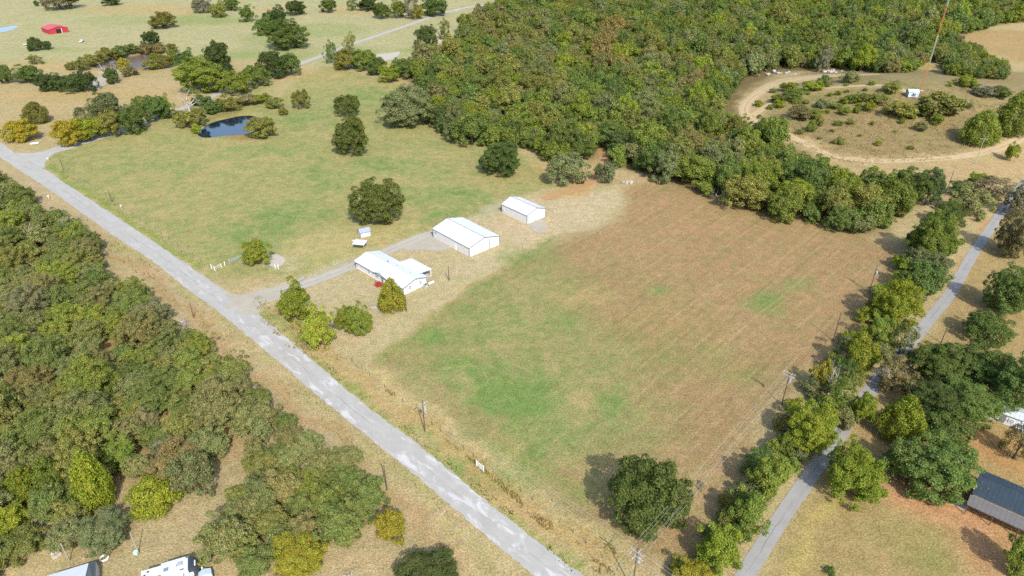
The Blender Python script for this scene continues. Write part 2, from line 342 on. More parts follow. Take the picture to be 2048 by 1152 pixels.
for cx, cy, rx, ry, s in [(560, 110, 70, 12, .5), (470, 110, 50, 10, .6), (640, 60, 90, 14, .45), (700, 100, 60, 8, .5), (400, 40, 60, 12, .5), (250, 40, 80, 10, .35), (130, 100, 40, 3, .6), (490, 180, 60, 12, .5), (370, 40, 20, 10, .5), (540, 80, 60, 14, .4), (830, 100, 30, 5, .7), (470, 40, 50, 8, .35)]:
    blob(cx, cy, rx, ry, (150, 172, 98), s)
for cx, cy, rx, ry, s in [(250, 20, 90, 10, .6), (350, 20, 60, 12, .6), (100, 130, 120, 8, .7), (160, 190, 160, 12, .7), (700, 20, 60, 10, .6), (560, 20, 60, 8, .5), (620, 150, 70, 8, .7), (760, 165, 40, 6, .7), (990, 350, 60, 12, .6), (1090, 340, 30, 26, .7)]:
    blob(cx, cy, rx, ry, (210, 180, 128), s)
RL = [(0, 315), (107, 385), (220, 467), (307, 523), (370, 575), (437, 623), (512, 686), (572, 736), (639, 796), (712, 853), (847, 964), (924.5, 1031.5), (1024, 1116)]
RR = [(85, 334), (125, 363), (220, 425), (310, 485), (387, 538), (440, 575), (517, 628), (594, 693), (674, 763), (762, 836), (804, 863), (887, 931.5), (1024, 1044)]
strip(RR + [(1150, 1150)], 2.2, (146, 166, 78), .7, .85, off=-1.3, warp=False) if False else None
strip([(86, 330)] + RR[1:5], 3.0, (148, 168, 80), .8, .9, off=1.2)
strip(RR[7:] + [(1150, 1152)], 1.8, (146, 166, 76), .7, .8, off=.9)
strip([(517, 628), (560, 664), (594, 693)], 2.0, (146, 170, 76), .7, .8, off=1)
strip([(p[0], p[1]) for p in RR[6:]] + [(1180, 1152)], 3.2, (206, 172, 116), 1, .7, off=4.2)
strip([(p[0], p[1]) for p in RR[8:]] + [(1180, 1152)], 2.6, (216, 194, 140), 1, .9, off=8.2)
strip([(p[0], p[1]) for p in RR[9:]] + [(1180, 1152)], .7, (190, 158, 92), .4, .8, off=6.4)
strip(RL[2:], 1.5, (182, 180, 104), .6, .5, off=-1.1); strip(RL[2:], 3.0, (196, 158, 104), 1.2, .6, off=-6.0); strip(RL[5:], .8, (214, 190, 136), .5, .8, off=-3.2)
strip([(860, 900), (940, 955), (1040, 1030), (1100, 1060)], 2.0, (140, 165, 84), 1, .6, off=11)
strip([(760, 712), (850, 640), (960, 560), (1085, 480)], .6, (184, 160, 96), .4, .6)
strip([(770, 706), (850, 645), (960, 566), (1085, 486)], 2.0, (140, 158, 84), 1, .55, off=-1.5)
strip([(1190, 372), (1140, 385), (1080, 400)], 5, (214, 180, 128), 1.5, .9)
strip([(1490, 1160), (1560, 1050), (1640, 930)], 3, (214, 190, 124), 1, .7, off=-4)
strip([(1920, 600), (1990, 480), (2048, 400)], 3, (206, 160, 100), 1, .6, off=3.5)
for cx, cy, rx, ry in [(470, 252, 80, 36), (275, 123, 72, 24)]: blob(cx, cy, rx, ry, (182, 172, 110), .7, 2); blob(cx, cy, rx * .86, ry * .8, (168, 142, 98), .9, 1.5)
blob(560, 522, 36, 22, (214, 200, 170), .5, 2)
for pts_, w__ in (([(1740, 150), (1660, 152), (1600, 158), (1550, 170), (1512, 190), (1490, 215), (1500, 238), (1545, 255), (1600, 282), (1660, 310), (1740, 322), (1840, 320), (1930, 312), (2000, 296), (2060, 268)], 11), ([(1505, 232), (1530, 215), (1570, 195), (1630, 180), (1700, 173), (1770, 172), (1815, 184)], 6)):
    wp_ = [gt(*p)[:2] for p in pts_]; c__ = [Vector(p) for p in wp_]; a_, b_ = [], []
    for i_, p in enumerate(c__):
        d_ = (c__[min(i_ + 1, len(c__) - 1)] - c__[max(i_ - 1, 0)]).normalized(); n_ = Vector((-d_.y, d_.x)); a_.append(tuple(p + n_ * w__ / 2)); b_.append(tuple(p - n_ * w__ / 2))
    soil(a_ + b_[::-1], (213, 186, 142), 2.5, .85, world=True)
strip([(1085, 398), (1120, 388), (1160, 376), (1190, 355), (1210, 320), (1222, 285)], 6, (208, 172, 122), 2, .85)
strip([(510, 598), (560, 584), (640, 558), (720, 526), (800, 492), (862, 466), (930, 440), (990, 412), (1030, 396)], 5.5, (206, 196, 168), 1.2, .7)
VZ = terr(VX, VY)
nx, ny = len(gx), len(gy)
ii = np.arange(nx * ny).reshape(ny, nx)
quads = np.stack([ii[:-1, :-1], ii[:-1, 1:], ii[1:, 1:], ii[1:, :-1]], -1).reshape(-1, 4)
gm = bpy.data.meshes.new('ground'); gm.vertices.add(len(VX)); gm.vertices.foreach_set('co', np.stack([VX, VY, VZ], 1).astype('f4').ravel())
gm.loops.add(quads.size); gm.loops.foreach_set('vertex_index', quads.ravel().astype('i4'))
gm.polygons.add(len(quads)); gm.polygons.foreach_set('loop_start', np.arange(0, quads.size, 4).astype('i4'))
gm.update(calc_edges=True); gm.materials.append(M_GROUND)
def attr(me, name, arr):
    a = me.attributes.new(name, 'FLOAT_COLOR', 'POINT'); a.data.foreach_set('color', np.concatenate([arr, np.ones((len(arr), 1))], 1).astype('f4').ravel())
attr(gm, 'soil', SOIL); attr(gm, 'mask', MASK)
gm.polygons.foreach_set('use_smooth', np.ones(len(quads), bool))
tag(link(bpy.data.objects.new('ground', gm)), 'dry tan and green pasture land', None, None, 'structure')

# ------------------------------------------------------------------ roads, tracks, water
def catmull(pts, step=2.0):
    P = [Vector(p) for p in pts]; P = [P[0] * 2 - P[1]] + P + [P[-1] * 2 - P[-2]]; out = []
    for i in range(1, len(P) - 2):
        n = max(2, int((P[i + 1] - P[i]).length / step))
        for k in range(n):
            t = k / n; a, b, c, d = P[i - 1], P[i], P[i + 1], P[i + 2]
            out.append(.5 * ((2 * b) + (c - a) * t + (2 * a - 5 * b + 4 * c - d) * t * t + (3 * b - a - 3 * c + d) * t ** 3))
    return out + [P[-2]]
def ribbon(name, label, centre, wid, mat, lift, step=2.0, jag=.18, widths=None):
    c = catmull(centre, step); n = len(c); NW = 5; vs_, sw, s = [], [], 0
    for i, p in enumerate(c):
        if i: s += (p - c[i - 1]).length
        d = (c[min(i + 1, n - 1)] - c[max(i - 1, 0)]).normalized(); nn = Vector((-d.y, d.x))
        wd = wid if widths is None else np.interp(i / (n - 1), np.linspace(0, 1, len(widths)), widths)
        l = wd / 2 + random.uniform(-jag, jag); r = -wd / 2 + random.uniform(-jag, jag)
        for k in range(NW):
            q = r + (l - r) * k / (NW - 1); x, y = p + nn * q
            vs_.append((x, y, float(terr(x, y)) + lift)); sw.append((s - 60, q, 0))
    fs = [(i * NW + k, (i + 1) * NW + k, (i + 1) * NW + k + 1, i * NW + k + 1) for i in range(n - 1) for k in range(NW - 1)]
    me = bpy.data.meshes.new(name); me.from_pydata(vs_, [], fs); me.materials.append(mat)
    a = me.attributes.new('sw', 'FLOAT_VECTOR', 'POINT'); a.data.foreach_set('vector', np.array(sw, 'f4').ravel()); me.update()
    o = link(bpy.data.objects.new(name, me)); return tag(o, label, None, None, 'structure')
def sheet(name, label, pts, mat, lift, kind='structure', world=False, cat=None):
    wp = [Vector(p) for p in (pts if world else wpoly(pts))]; wp = catmull(wp + [wp[0]], 2.0)[:-1]
    bm = bmesh.new(); vv = [bm.verts.new((p.x + random.uniform(-.12, .12), p.y + random.uniform(-.12, .12), float(terr(p.x, p.y)) + lift)) for p in wp]
    f = bm.faces.new(vv); bmesh.ops.triangulate(bm, faces=[f]); me = bpy.data.meshes.new(name); bm.to_mesh(me); bm.free(); me.materials.append(mat)
    for p in me.polygons:
        if p.normal.z < 0: p.flip()
    a = me.attributes.new('sw', 'FLOAT_VECTOR', 'POINT'); a.data.foreach_set('vector', np.array([(v.co.x, v.co.y, 0) for v in me.vertices], 'f4').ravel()); me.update()
    return tag(link(bpy.data.objects.new(name, me)), label, cat, None, kind)
# county road: left and right edges read along the road axis
A = Vector((0, 80.3)); AX = Vector((-.728, .686))
def along(pts):
    o = []
    for p in pts:
        d = Vector(g(*p)) - A; o.append((d.dot(AX), d.dot(Vector((-AX.y, AX.x)))))
    return sorted(o)
aL, aR = along(RL), along(RR)
ss = np.arange(-60, 420, 2.0)
wl = np.interp(ss, [p[0] for p in aL], [p[1] for p in aL]); wr = np.interp(ss, [p[0] for p in aR], [p[1] for p in aR])
wl = np.where(ss > aL[-1][0], wl[-1] + (ss - aL[-1][0]) * .02, wl); wr = np.where(ss > aR[-1][0], np.minimum(wr, wl - 5.5) if False else wl - 6.0, wr)
kern = np.ones(5) / 5; pad = lambda a: np.convolve(np.pad(a, 2, 'edge'), kern, 'valid')
mid_, hw_ = pad((wl + wr) / 2), pad(np.abs(wl - wr) / 2)
NRM = Vector((-AX.y, AX.x))
ctr = [A + AX * float(s) + NRM * float(m) for s, m in zip(ss, mid_)]
ribbon('road', 'pale worn county road crossing the picture diagonally', ctr[::-1], 5.5, M_ROAD, .05, 1.2, .20, list(2 * hw_[::-1]))
sheet('road_junction', 'pale paved mouth of the side road', [(30, 306), (75, 305), (118, 292), (160, 284), (158, 294), (112, 306), (92, 322), (88, 336), (70, 330)], M_ROAD, .054)
ribbon('side_road', 'pale side road running up beside the ponds', [Vector(g(*p)) for p in [(110, 300), (200, 276), (330, 231), (430, 190), (520, 154), (610, 124), (700, 90), (800, 56), (880, 29), (940, 14), (1010, 7), (1100, 2)]], 4.6, M_ROAD, .046, 3)
ribbon('lane', 'narrow grey lane behind the hedgerow', [Vector(g(*p)) for p in [(1440, 1230), (1490, 1152), (1560, 1040), (1625, 945), (1665, 890), (1745, 775), (1850, 650), (1905, 580), (1945, 510), (2000, 430), (2045, 370), (2120, 290)]], 3.0, M_LANE, .05, 2, .1)
ribbon('driveway', 'pale gravel driveway leading past the house to the sheds', [Vector(g(*p)) for p in [(470, 622), (510, 598), (560, 584), (640, 558), (720, 526), (800, 492), (850, 471), (876, 461)]], 4.0, M_DRIVE, .058, 2, .12, [9, 8, 4.6, 4, 4, 4.2, 4.5, 3])
sheet('driveway_apron', 'pale flared gravel mouth of the driveway', [(430, 566), (470, 590), (520, 585), (560, 580), (545, 597), (525, 610), (516, 632), (500, 625), (460, 600)], M_DRIVE, .062)
sheet('gravel_yard', 'pale gravel patch beside the large shed', [(800, 492), (860, 466), (872, 478), (905, 494), (880, 503), (845, 500), (815, 502)], M_DRIVE, .054)
sheet('gravel_pad', 'pale worn gravel in front of the small shed', [(1056, 447), (1080, 437), (1095, 450), (1085, 466), (1066, 462)], M_DRIVE, .05)
sheet('concrete_slab', 'bare concrete slab beside the round yard tree', [(532, 526), (548, 508), (572, 520), (552, 536)], M_CONC, .05)
ribbon('hill_track', 'sandy dirt track looping around the tower hill', [Vector(gt(*p)[:2]) for p in [(1760, 150), (1660, 152), (1600, 158), (1550, 170), (1512, 190), (1490, 215), (1500, 238), (1545, 255), (1600, 282), (1660, 310), (1740, 322), (1840, 320), (1930, 312), (2000, 296), (2060, 268), (2120, 240)]], 6.0, M_DIRT, .07, 2.5, .4, [7, 14, 16, 10, 7, 6, 6, 5, 5, 5, 5, 5, 6, 6, 7, 7])
ribbon('hill_path', 'faint sandy path climbing to the tower', [Vector(gt(*p)[:2]) for p in [(1505, 232), (1530, 215), (1570, 195), (1630, 180), (1700, 173), (1770, 172), (1815, 184)]], 3.2, M_DIRT, .09, 2.5, .3)
ribbon('dirt_track', 'orange dirt track leading from the small shed into the wood', [Vector(g(*p)) for p in [(1085, 398), (1120, 388), (1160, 376), (1190, 355), (1210, 320), (1222, 285)]], 3.4, M_REDDIRT, .05, 2, .3)
sheet('paved_pad', 'pale paved pad behind the roadside trees', [(745, 110), (780, 106), (800, 104), (790, 116), (760, 122)], M_CONC, .05)
sheet('gravel_lot', 'pale gravel lot beside the row of dark trees', [(178, 158), (208, 152), (215, 166), (190, 180), (176, 172)], M_DRIVE, .05)
q = NG('pond_water'); nb = q.noise(.8, 3, .6, q.pos())
M_WATER = q.bsdf((.006, .014, .026), .06, .5, 0, nb, .05, .05)
q = NG('brown_pond_water'); nb = q.noise(.8, 3, .6, q.pos()); M_WATERB = q.bsdf((.085, .060, .036), .35, .2, 0, nb, .05, .05)
for nm, (cx, cy, ax, ay, dep) in PONDS.items():
    pts = [(cx + ax * 1.3 * math.cos(t), cy + ay * 1.3 * math.sin(t)) for t in np.linspace(0, 2 * math.pi, 40)[:-1]]
    mb = MB().add([(x, y, -.55) for x, y in pts], [tuple(range(len(pts)))])
    tag(mb.build('pond_water', M_WATERB if nm == 'brown' else M_WATER), {'pond': 'dark blue round farm pond in the pasture', 'brown': 'brown pond ringed by bushes', 'west': 'blue pond at the far edge of the red barn field'}[nm], None, None, 'structure')

# ------------------------------------------------------------------ tree prototypes (unit crown: radius 1, spans z .15 to 2.15)
def leaves(P, N, size, rs):
    """a four-cornered leaf face at every point, facing roughly N"""
    n = len(P); N = N / (np.linalg.norm(N, axis=1, keepdims=True) + 1e-9)
    t = np.cross(N, rs.normal(size=(n, 3))); t /= np.linalg.norm(t, axis=1, keepdims=True) + 1e-9; b = np.cross(N, t)
    sz = size * rs.uniform(.6, 1.35, (n, 1)); as_ = rs.uniform(.55, .95, (n, 1))
    a1, a2, a3, a4 = P + t * sz, P + b * sz * as_ + N * sz * .18, P - t * sz, P - b * sz * as_ + N * sz * .18
    V = np.stack([a1, a2, a3, a4], 1).reshape(-1, 3)
    return V
def mesh_quads(name, V, mat):
    n = len(V) // 4; me = bpy.data.meshes.new(name); me.vertices.add(len(V)); me.vertices.foreach_set('co', V.astype('f4').ravel())
    me.loops.add(len(V)); me.loops.foreach_set('vertex_index', np.arange(len(V), dtype='i4'))
    me.polygons.add(n); me.polygons.foreach_set('loop_start', np.arange(0, len(V), 4, dtype='i4'))
    me.update(calc_edges=True); me.materials.append(mat); return me
def unit(a): return a / (np.linalg.norm(a, axis=1, keepdims=True) + 1e-9)
def oak_crown(seed, K, nleaf, size, lobes=.2, flat=1.0, loose=.06, rcl=(.2, .36)):
    rs = np.random.default_rng(seed)
    d = unit(rs.normal(size=(K * 3, 3))); d = d[d[:, 2] > -.9][:K]; K = len(d)
    az = np.arctan2(d[:, 1], d[:, 0]); ph = rs.uniform(0, 6.28, 4)
    lob = 1 + lobes * (np.sin(2 * az + ph[0]) * .4 + np.sin(3 * az + ph[1]) * .4 + np.sin(5 * az + ph[2] + 3 * d[:, 2]) * .4)
    rc = rs.uniform(*rcl, K)
    rad = (1 - rc * .75) * np.clip(lob, .6, 1.2) * np.where(rs.random(K) < .22, rs.uniform(.4, .8, K), rs.uniform(.86, 1.16, K))
    C = d * rad[:, None]; C[:, 2] *= np.where(C[:, 2] > 0, rs.uniform(.85, 1.1, K), 1); C[:, :2] += C[:, 2:3] * rs.normal(size=(1, 2)) * .12
    pr = rc ** 2; pr /= pr.sum(); k = rs.choice(K, nleaf, p=pr)
    out = unit(C[k] + np.array([0, 0, .25])) ; dd = unit(rs.normal(size=(nleaf, 3)) + out * .75)
    rr = rc[k] * np.where(rs.random(nleaf) < loose, rs.uniform(1, 1.45, nleaf), rs.uniform(.62, 1.02, nleaf))
    P = C[k] + dd * rr[:, None] * np.array([1, 1, .8])
    N = dd * .75 + np.array([0, 0, .6]) + rs.normal(size=(nleaf, 3)) * .5
    m = int(nleaf * (.13 if loose < .1 else .06)); di = unit(rs.normal(size=(m, 3))); di[:, 2] = np.abs(di[:, 2]) * np.where(rs.random(m) < .25, -.6, 1)
    P[:m] = di * rs.uniform(.5, .74, (m, 1)); N[:m] = di + np.array([0, 0, .8]) + rs.normal(size=(m, 3)) * .4
    P[:, 2] = np.maximum(P[:, 2], -1.04)
    P[:, 2] = P[:, 2] * flat + 1.06
    return leaves(P, N, size, rs)
def cedar_crown(seed, K, nleaf, size, taper=.55):
    rs = np.random.default_rng(seed); u = rs.random(K) ** .85; z = u * 2.0 + .12
    prof = np.where(u < .22, .62 + 1.6 * u, (1 - (u - .22) / .78) ** taper) * .92
    az = rs.uniform(0, 6.283, K); r = prof * rs.uniform(.6, 1.0, K)
    C = np.stack([np.cos(az) * r, np.sin(az) * r, z], 1); rc = rs.uniform(.1, .22, K) * (.5 + prof)
    k = rs.choice(K, nleaf, p=rc ** 2 / (rc ** 2).sum()); out = unit(np.stack([np.cos(az[k]), np.sin(az[k]), np.full(nleaf, .9)], 1))
    dd = unit(rs.normal(size=(nleaf, 3)) + out * .9); P = C[k] + dd * (rc[k] * rs.uniform(.5, 1.15, nleaf))[:, None] * np.array([1, 1, 1.5])
    P[:, 2] = np.maximum(P[:, 2], .04)
    return leaves(P, dd + rs.normal(size=(nleaf, 3)) * .5, size, rs)
def limb(mb, p, d, L, r, depth, rs, seg=5, n=3, spread=.75):
    pts, rad = [Vector(p)], [r]; d = Vector(d).normalized()
    for i in range(3):
        d = (d + Vector(rs.normal(size=3) * .16) + Vector((0, 0, .06))).normalized(); pts.append(pts[-1] + d * L / 3); rad.append(r * (1 - .22 * (i + 1)))
    mb.tube(pts, rad, seg, False)
    if depth:
        for _ in range(n):
            k = rs.integers(1, 4); nd = (d + Vector(rs.normal(size=3)) * spread).normalized()
            limb(mb, pts[k], nd, L * rs.uniform(.5, .75), rad[k] * .7, depth - 1, rs, max(3, seg - 1), n, spread)
def trunk_mesh(seed, r=.085, top=1.35, nl=6):
    rs = np.random.default_rng(seed); mb = MB(); pts, rad = [], []
    for i in range(6):
        t = i / 5; pts.append((rs.normal() * .03 * t, rs.normal() * .03 * t, -.05 + t * top)); rad.append(r * (1.35 if i == 0 else 1 - .62 * t))
    mb.tube(pts, rad, 7, False)
    for k in range(nl):
        a = 6.283 * k / nl + rs.uniform(-.4, .4); p = pts[rs.integers(2, 5)]
        limb(mb, p, (math.cos(a), math.sin(a), rs.uniform(.45, 1.1)), rs.uniform(.55, .8), r * .45, 1, rs, 4, 2)
    return mb.mesh('trunk', M_BARK, True)
def bare_mesh(seed, mat, r=.06, top=.9, nl=7, depth=2):
    rs = np.random.default_rng(seed); mb = MB(); pts = [(rs.normal() * .04 * i, rs.normal() * .04 * i, -.05 + i * top / 4) for i in range(5)]
    mb.tube(pts, [r * (1.2 - .13 * i) for i in range(5)], 7, False)
    for k in range(nl):
        a = 6.283 * k / nl + rs.uniform(-.4, .4); limb(mb, pts[2 + k % 3], (math.cos(a), math.sin(a), rs.uniform(.5, 1.3)), rs.uniform(.55, .85), r * .6, depth, rs, 4, 3, .6)
    return mb.mesh('branches', mat, True)
PROTO = {}
def proto(kind, crowns, trunks): PROTO[kind] = (crowns, trunks)
TR = [trunk_mesh(40 + i) for i in range(4)]; TRS = [trunk_mesh(60 + i, .05, .8, 4) for i in range(2)]
proto('oak_big', [mesh_quads('crown', oak_crown(i, 190, 34000, .0265, .30, 1, .08, (.10, .22)), M_LEAF) for i in (1, 2, 3)], TR)
proto('oak', [mesh_quads('crown', oak_crown(10 + i, 84, 14500, .039, .40, 1, .09, (.14, .30)), M_LEAF) for i in range(6)], TR)
proto('thin', [mesh_quads('crown', oak_crown(30 + i, 50, 5200, .040, .3, 1, .12, (.15, .27)), M_LEAF) for i in range(3)], TR)
proto('cedar', [mesh_quads('crown', cedar_crown(50 + i, 190, 13500, .036, .62), M_LEAF) for i in range(4)], TRS)
proto('bush', [mesh_quads('crown', oak_crown(70 + i, 26, 3600, .068, .35, .95, .1, (.24, .42)), M_LEAF) for i in range(4)], TRS)
proto('far', [mesh_quads('crown', oak_crown(80 + i, 48, 4000, .064, .38, 1, .09, (.2, .36)), M_LEAF) for i in range(6)], TRS)
BARE = [bare_mesh(90 + i, M_DEAD) for i in range(4)]

# foliage colours (plain leaf albedo)
T = dict(dark=(.062, .092, .032), green=(.094, .132, .037), sage=(.152, .164, .078), olive=(.162, .164, .048), brown=(.178, .152, .074), rust=(.190, .136, .062),
         lime=(.166, .196, .026), bright=(.138, .174, .036), yellow=(.222, .196, .028), grey=(.170, .156, .110), blue=(.065, .092, .050), fresh=(.188, .224, .038))
def tint(key, rs=random):
    c = T[key]; j = rs.uniform(.88, 1.3); h = rs.uniform(-.08, .08)
    return (c[0] * j * (1 + h), c[1] * j, c[2] * j * (1 - h))
WORD = dict(dark='dark green', green='green', sage='grey-green', olive='olive green', brown='brownish', rust='rust brown', lime='lime green', bright='fresh green', grey='dusty grey', yellow='mustard', blue='blue green')
TREES = []          # every foliage item: (x, y, z, r, rv, kind, tint key, label info)
def fit(cx, cy, wpx, hpx):
    """ground spot, crown radius and half height of a crown outlined by a box in the picture"""
    hc = 2.0
    for _ in range(14):
        X = (cx - 1024) / F; Y = (cy - 576) / F; dn = SN + Y * CS; t = (CH - hc) / dn; x, y = X * t, (CS - Y * SN) * t
        r = wpx / 2 * t / F; ph = math.atan2(CH - hc, y); hv = hpx / 2 * t / F
        r *= .95; hv *= .95
        rv2 = hv * hv - (r * math.sin(ph)) ** 2; rv = math.sqrt(rv2) / math.cos(ph) if rv2 > 0 else 0
        rv = min(max(rv, .58 * r), 1.7 * r); hc = .5 * hc + .5 * (1.06 * rv + float(terr(x, y)))
    return x, y, r, rv
class Spec: pass
def single(cx, cy, wpx, hpx, kind, tk, label, cat='tree', group=None, name=None):
    x, y, r, rv = fit(cx, cy, wpx, hpx); s = Spec(); s.x, s.y, s.r, s.rv, s.kind, s.t = x, y, r, rv, kind, tk
    s.label, s.cat, s.group, s.name = label, cat, group, name or {'cedar': 'cedar_tree', 'bush': 'shrub', 'dead': 'dead_tree'}.get(kind, 'oak_tree')
    TREES.append(s); return s
def plant(s):
    z = float(terr(s.x, s.y))
    root = empty(s.name, (s.x, s.y, z - .05), random.uniform(0, 6.28), (s.r * random.uniform(.94, 1.06), s.r * random.uniform(.94, 1.06), s.rv))
    if s.kind == 'dead':
        link(bpy.data.objects.new('branches', random.choice(BARE)), root)
    else:
        cr, tr = PROTO[s.kind]
        link(bpy.data.objects.new('trunk', random.choice(tr)), root)
        c = link(bpy.data.objects.new('crown', random.choice(cr)), root); c['tint'] = s.t if isinstance(s.t, tuple) else tint(s.t)
    return tag(root, s.label, s.cat, s.group)
# --- trees the photo lets one pick out
S = single
S(755, 402, 96, 92, 'oak_big', (.108, .124, .036), 'large dark olive oak standing alone behind the small grey shed')
S(694, 210, 48, 46, 'oak', (.100, .120, .034), 'far one of the two dark oaks touching in mid pasture')
S(702, 272, 74, 76, 'oak_big', (.106, .124, .034), 'near larger one of the two dark oaks touching in mid pasture')
S(602, 197, 33, 40, 'oak', 'olive', 'small narrow oak with yellow top standing alone near the pond')
S(1003, 317, 88, 66, 'oak_big', 'green', 'round dark oak standing clear of the wood above the small metal shed')
S(812, 212, 106, 80, 'oak_big', 'sage', 'broad grey-green oak bulging from the wood into the pasture')
S(1137, 336, 86, 66, 'oak', 'sage', 'broad grey-green oak beside the orange dirt track')
S(1213, 342, 42, 50, 'bush', 'sage', 'scruffy bush at the corner where the dirt track enters the wood', 'shrub')
S(510, 503, 56, 56, 'oak', 'fresh', 'round yellow-green yard tree beside the bare concrete slab')
S(588, 600, 66, 80, 'oak', 'fresh', 'tall green yard tree at the driveway mouth')
S(632, 652, 66, 84, 'oak', 'fresh', 'tall bright green yard tree nearest the road')
S(690, 636, 48, 50, 'oak', 'fresh', 'smaller half of the leafy twin yard tree below the house')
S(718, 638, 52, 62, 'oak', 'fresh', 'larger half of the leafy twin yard tree below the house')
S(782, 590, 60, 68, 'cedar', 'yellow', 'golden yellow-green yard tree in front of the house')
S(1296, 990, 156, 160, 'oak_big', (.080, .106, .028), 'very large dark oak alone in the near corner of the field')
S(850, 1142, 108, 74, 'oak_big', (.078, .098, .034), 'dark green oak cut by the lower edge beside the road verge')
S(783, 1052, 54, 72, 'oak', 'yellow', 'mustard coloured small tree at the tip of the roadside wood')
S(595, 1112, 112, 96, 'oak_big', 'yellow', 'mustard green oak at the lower edge beside the travel trailer clearing')
# bottom left edge of the clearing
S(180, 960, 84, 116, 'cedar', 'lime', 'tall lime green cedar left of the clearing')
S(48, 965, 96, 84, 'cedar', 'lime', 'broad lime green cedar near the left edge')
S(95, 950, 60, 80, 'cedar', 'bright', 'pale green pointed cedar between two lime cedars')
S(305, 985, 116, 62, 'cedar', 'lime', 'low lime green cedar by the wooden pole in the clearing')
S(350, 930, 120, 100, 'oak_big', 'brown', 'brownish oak behind the low lime cedar')
S(385, 945, 80, 100, 'oak', 'sage', 'grey-green oak behind the pole in the clearing')
S(205, 1060, 96, 84, 'oak_big', 'sage', 'grey-green oak above the grey shed roof')
S(130, 1070, 70, 70, 'oak', 'sage', 'dull green oak beside the dead white tree')
S(40, 1090, 90, 70, 'oak', 'olive', 'olive oak at the lower left edge')
S(20, 1040, 70, 70, 'oak', 'lime', 'yellowish oak left of the dead white tree')
S(240, 905, 70, 70, 'oak', 'bright', 'bright green tree above the clearing mouth')
S(60, 1060, 70, 60, 'dead', 'grey', 'white dead tree lying bare near the grey shed roof', 'dead tree')
S(140, 905, 60, 50, 'dead', 'grey', 'bare white tree above the tall lime cedar', 'dead tree')
S(698, 1150, 44, 40, 'dead', 'grey', 'bare dark branches rising at the lower edge', 'dead tree')
S(230, 1020, 40, 36, 'dead', 'grey', 'heap of bare grey branches left of the clearing', 'dead tree')
for cx, cy, lab in ((75, 530, 'bare grey tree in the upper left of the left wood'), (100, 550, 'bare pale tree beside another one in the left wood'), (30, 870, 'bare white tree near the left edge'), (130, 690, 'bare grey tree at a brown gap in the left wood'), (350, 745, 'bare tree at the sandy gap in the left wood'), (60, 460, 'bare grey tree among the far left oaks'), (365, 640, 'bare grey tree at the verge edge of the left wood')):
    S(cx, cy, 50, 46, 'dead', 'grey', lab, 'dead tree')
# hedgerow between field and lane
for i, (cx, cy, a, b, k, t, lab) in enumerate([
    (1388, 1148, 96, 56, 'oak', 'yellow', 'yellowest hedgerow tree at the lower edge'),
    (1445, 1092, 100, 104, 'oak', 'lime', 'lime hedgerow tree second from the lower edge'),
    (1500, 1018, 96, 110, 'oak', 'bright', 'bright green hedgerow tree third from the lower edge'),
    (1540, 945, 92, 110, 'oak', 'bright', 'bright green hedgerow tree right of the big field oak'),
    (1630, 850, 122, 112, 'oak_big', 'lime', 'large lime hedgerow tree below the tall double-armed power pole'),
    (1580, 885, 56, 56, 'bush', 'bright', 'bush at the foot of the large lime hedgerow tree'),
    (1645, 745, 52, 96, 'thin', 'yellow', 'thin yellowing hedgerow tree beside a bare grey one'),
    (1690, 790, 90, 84, 'thin', 'bright', 'thin leafy hedgerow tree overhanging the lane bend'),
    (1730, 812, 58, 88, 'oak', 'lime', 'lime tree leaning over the pale lane'),
    (1725, 700, 84, 100, 'oak', 'lime', 'tall lime hedgerow tree above the bare grey one'),
    (1690, 735, 60, 60, 'oak', 'green', 'dark green filler tree in the middle of the hedgerow'),
    (1800, 605, 96, 110, 'oak_big', 'lime', 'tall broad lime hedgerow tree where the lane reappears'),
    (1765, 660, 70, 70, 'oak', 'bright', 'green hedgerow tree left of the pale lane'),
    (1812, 672, 66, 80, 'thin', 'olive', 'olive hedgerow tree against the lane'),
    (1796, 745, 90, 86, 'thin', 'brown', 'brownish thin-leaved tree in the lane bend'),
    (1850, 555, 100, 84, 'oak', 'green', 'grey-green hedgerow tree left of the straight lane'),
    (1872, 470, 104, 116, 'oak_big', 'bright', 'tallest fresh green tree at the top of the hedgerow'),
    (1858, 525, 96, 70, 'oak', 'sage', 'pale green tree below the tallest hedgerow tree'),
    (1905, 425, 70, 60, 'oak', 'green', 'dark tree above the tallest hedgerow tree'),
    (1945, 400, 90, 66, 'oak', 'sage', 'grey-green tree below the two white-armed poles'),
    (1985, 372, 96, 60, 'thin', 'grey', 'dusty grey tree at the top end of the hedgerow'),
    (1960, 360, 50, 40, 'oak', 'lime', 'small lime tree tucked behind the dusty grey tree'),
    (2030, 300, 30, 44, 'bush', 'lime', 'lime bush beside the hill track at the right edge'),
    (1930, 375, 60, 36, 'oak', 'dark', 'dark tree under the white-armed pole'),
]): S(cx - 3, cy + b * .04, a * .84, b * .9, k, t, lab, 'hedgerow tree', 'hedgerow between the mown field and the lane', 'hedgerow_tree')
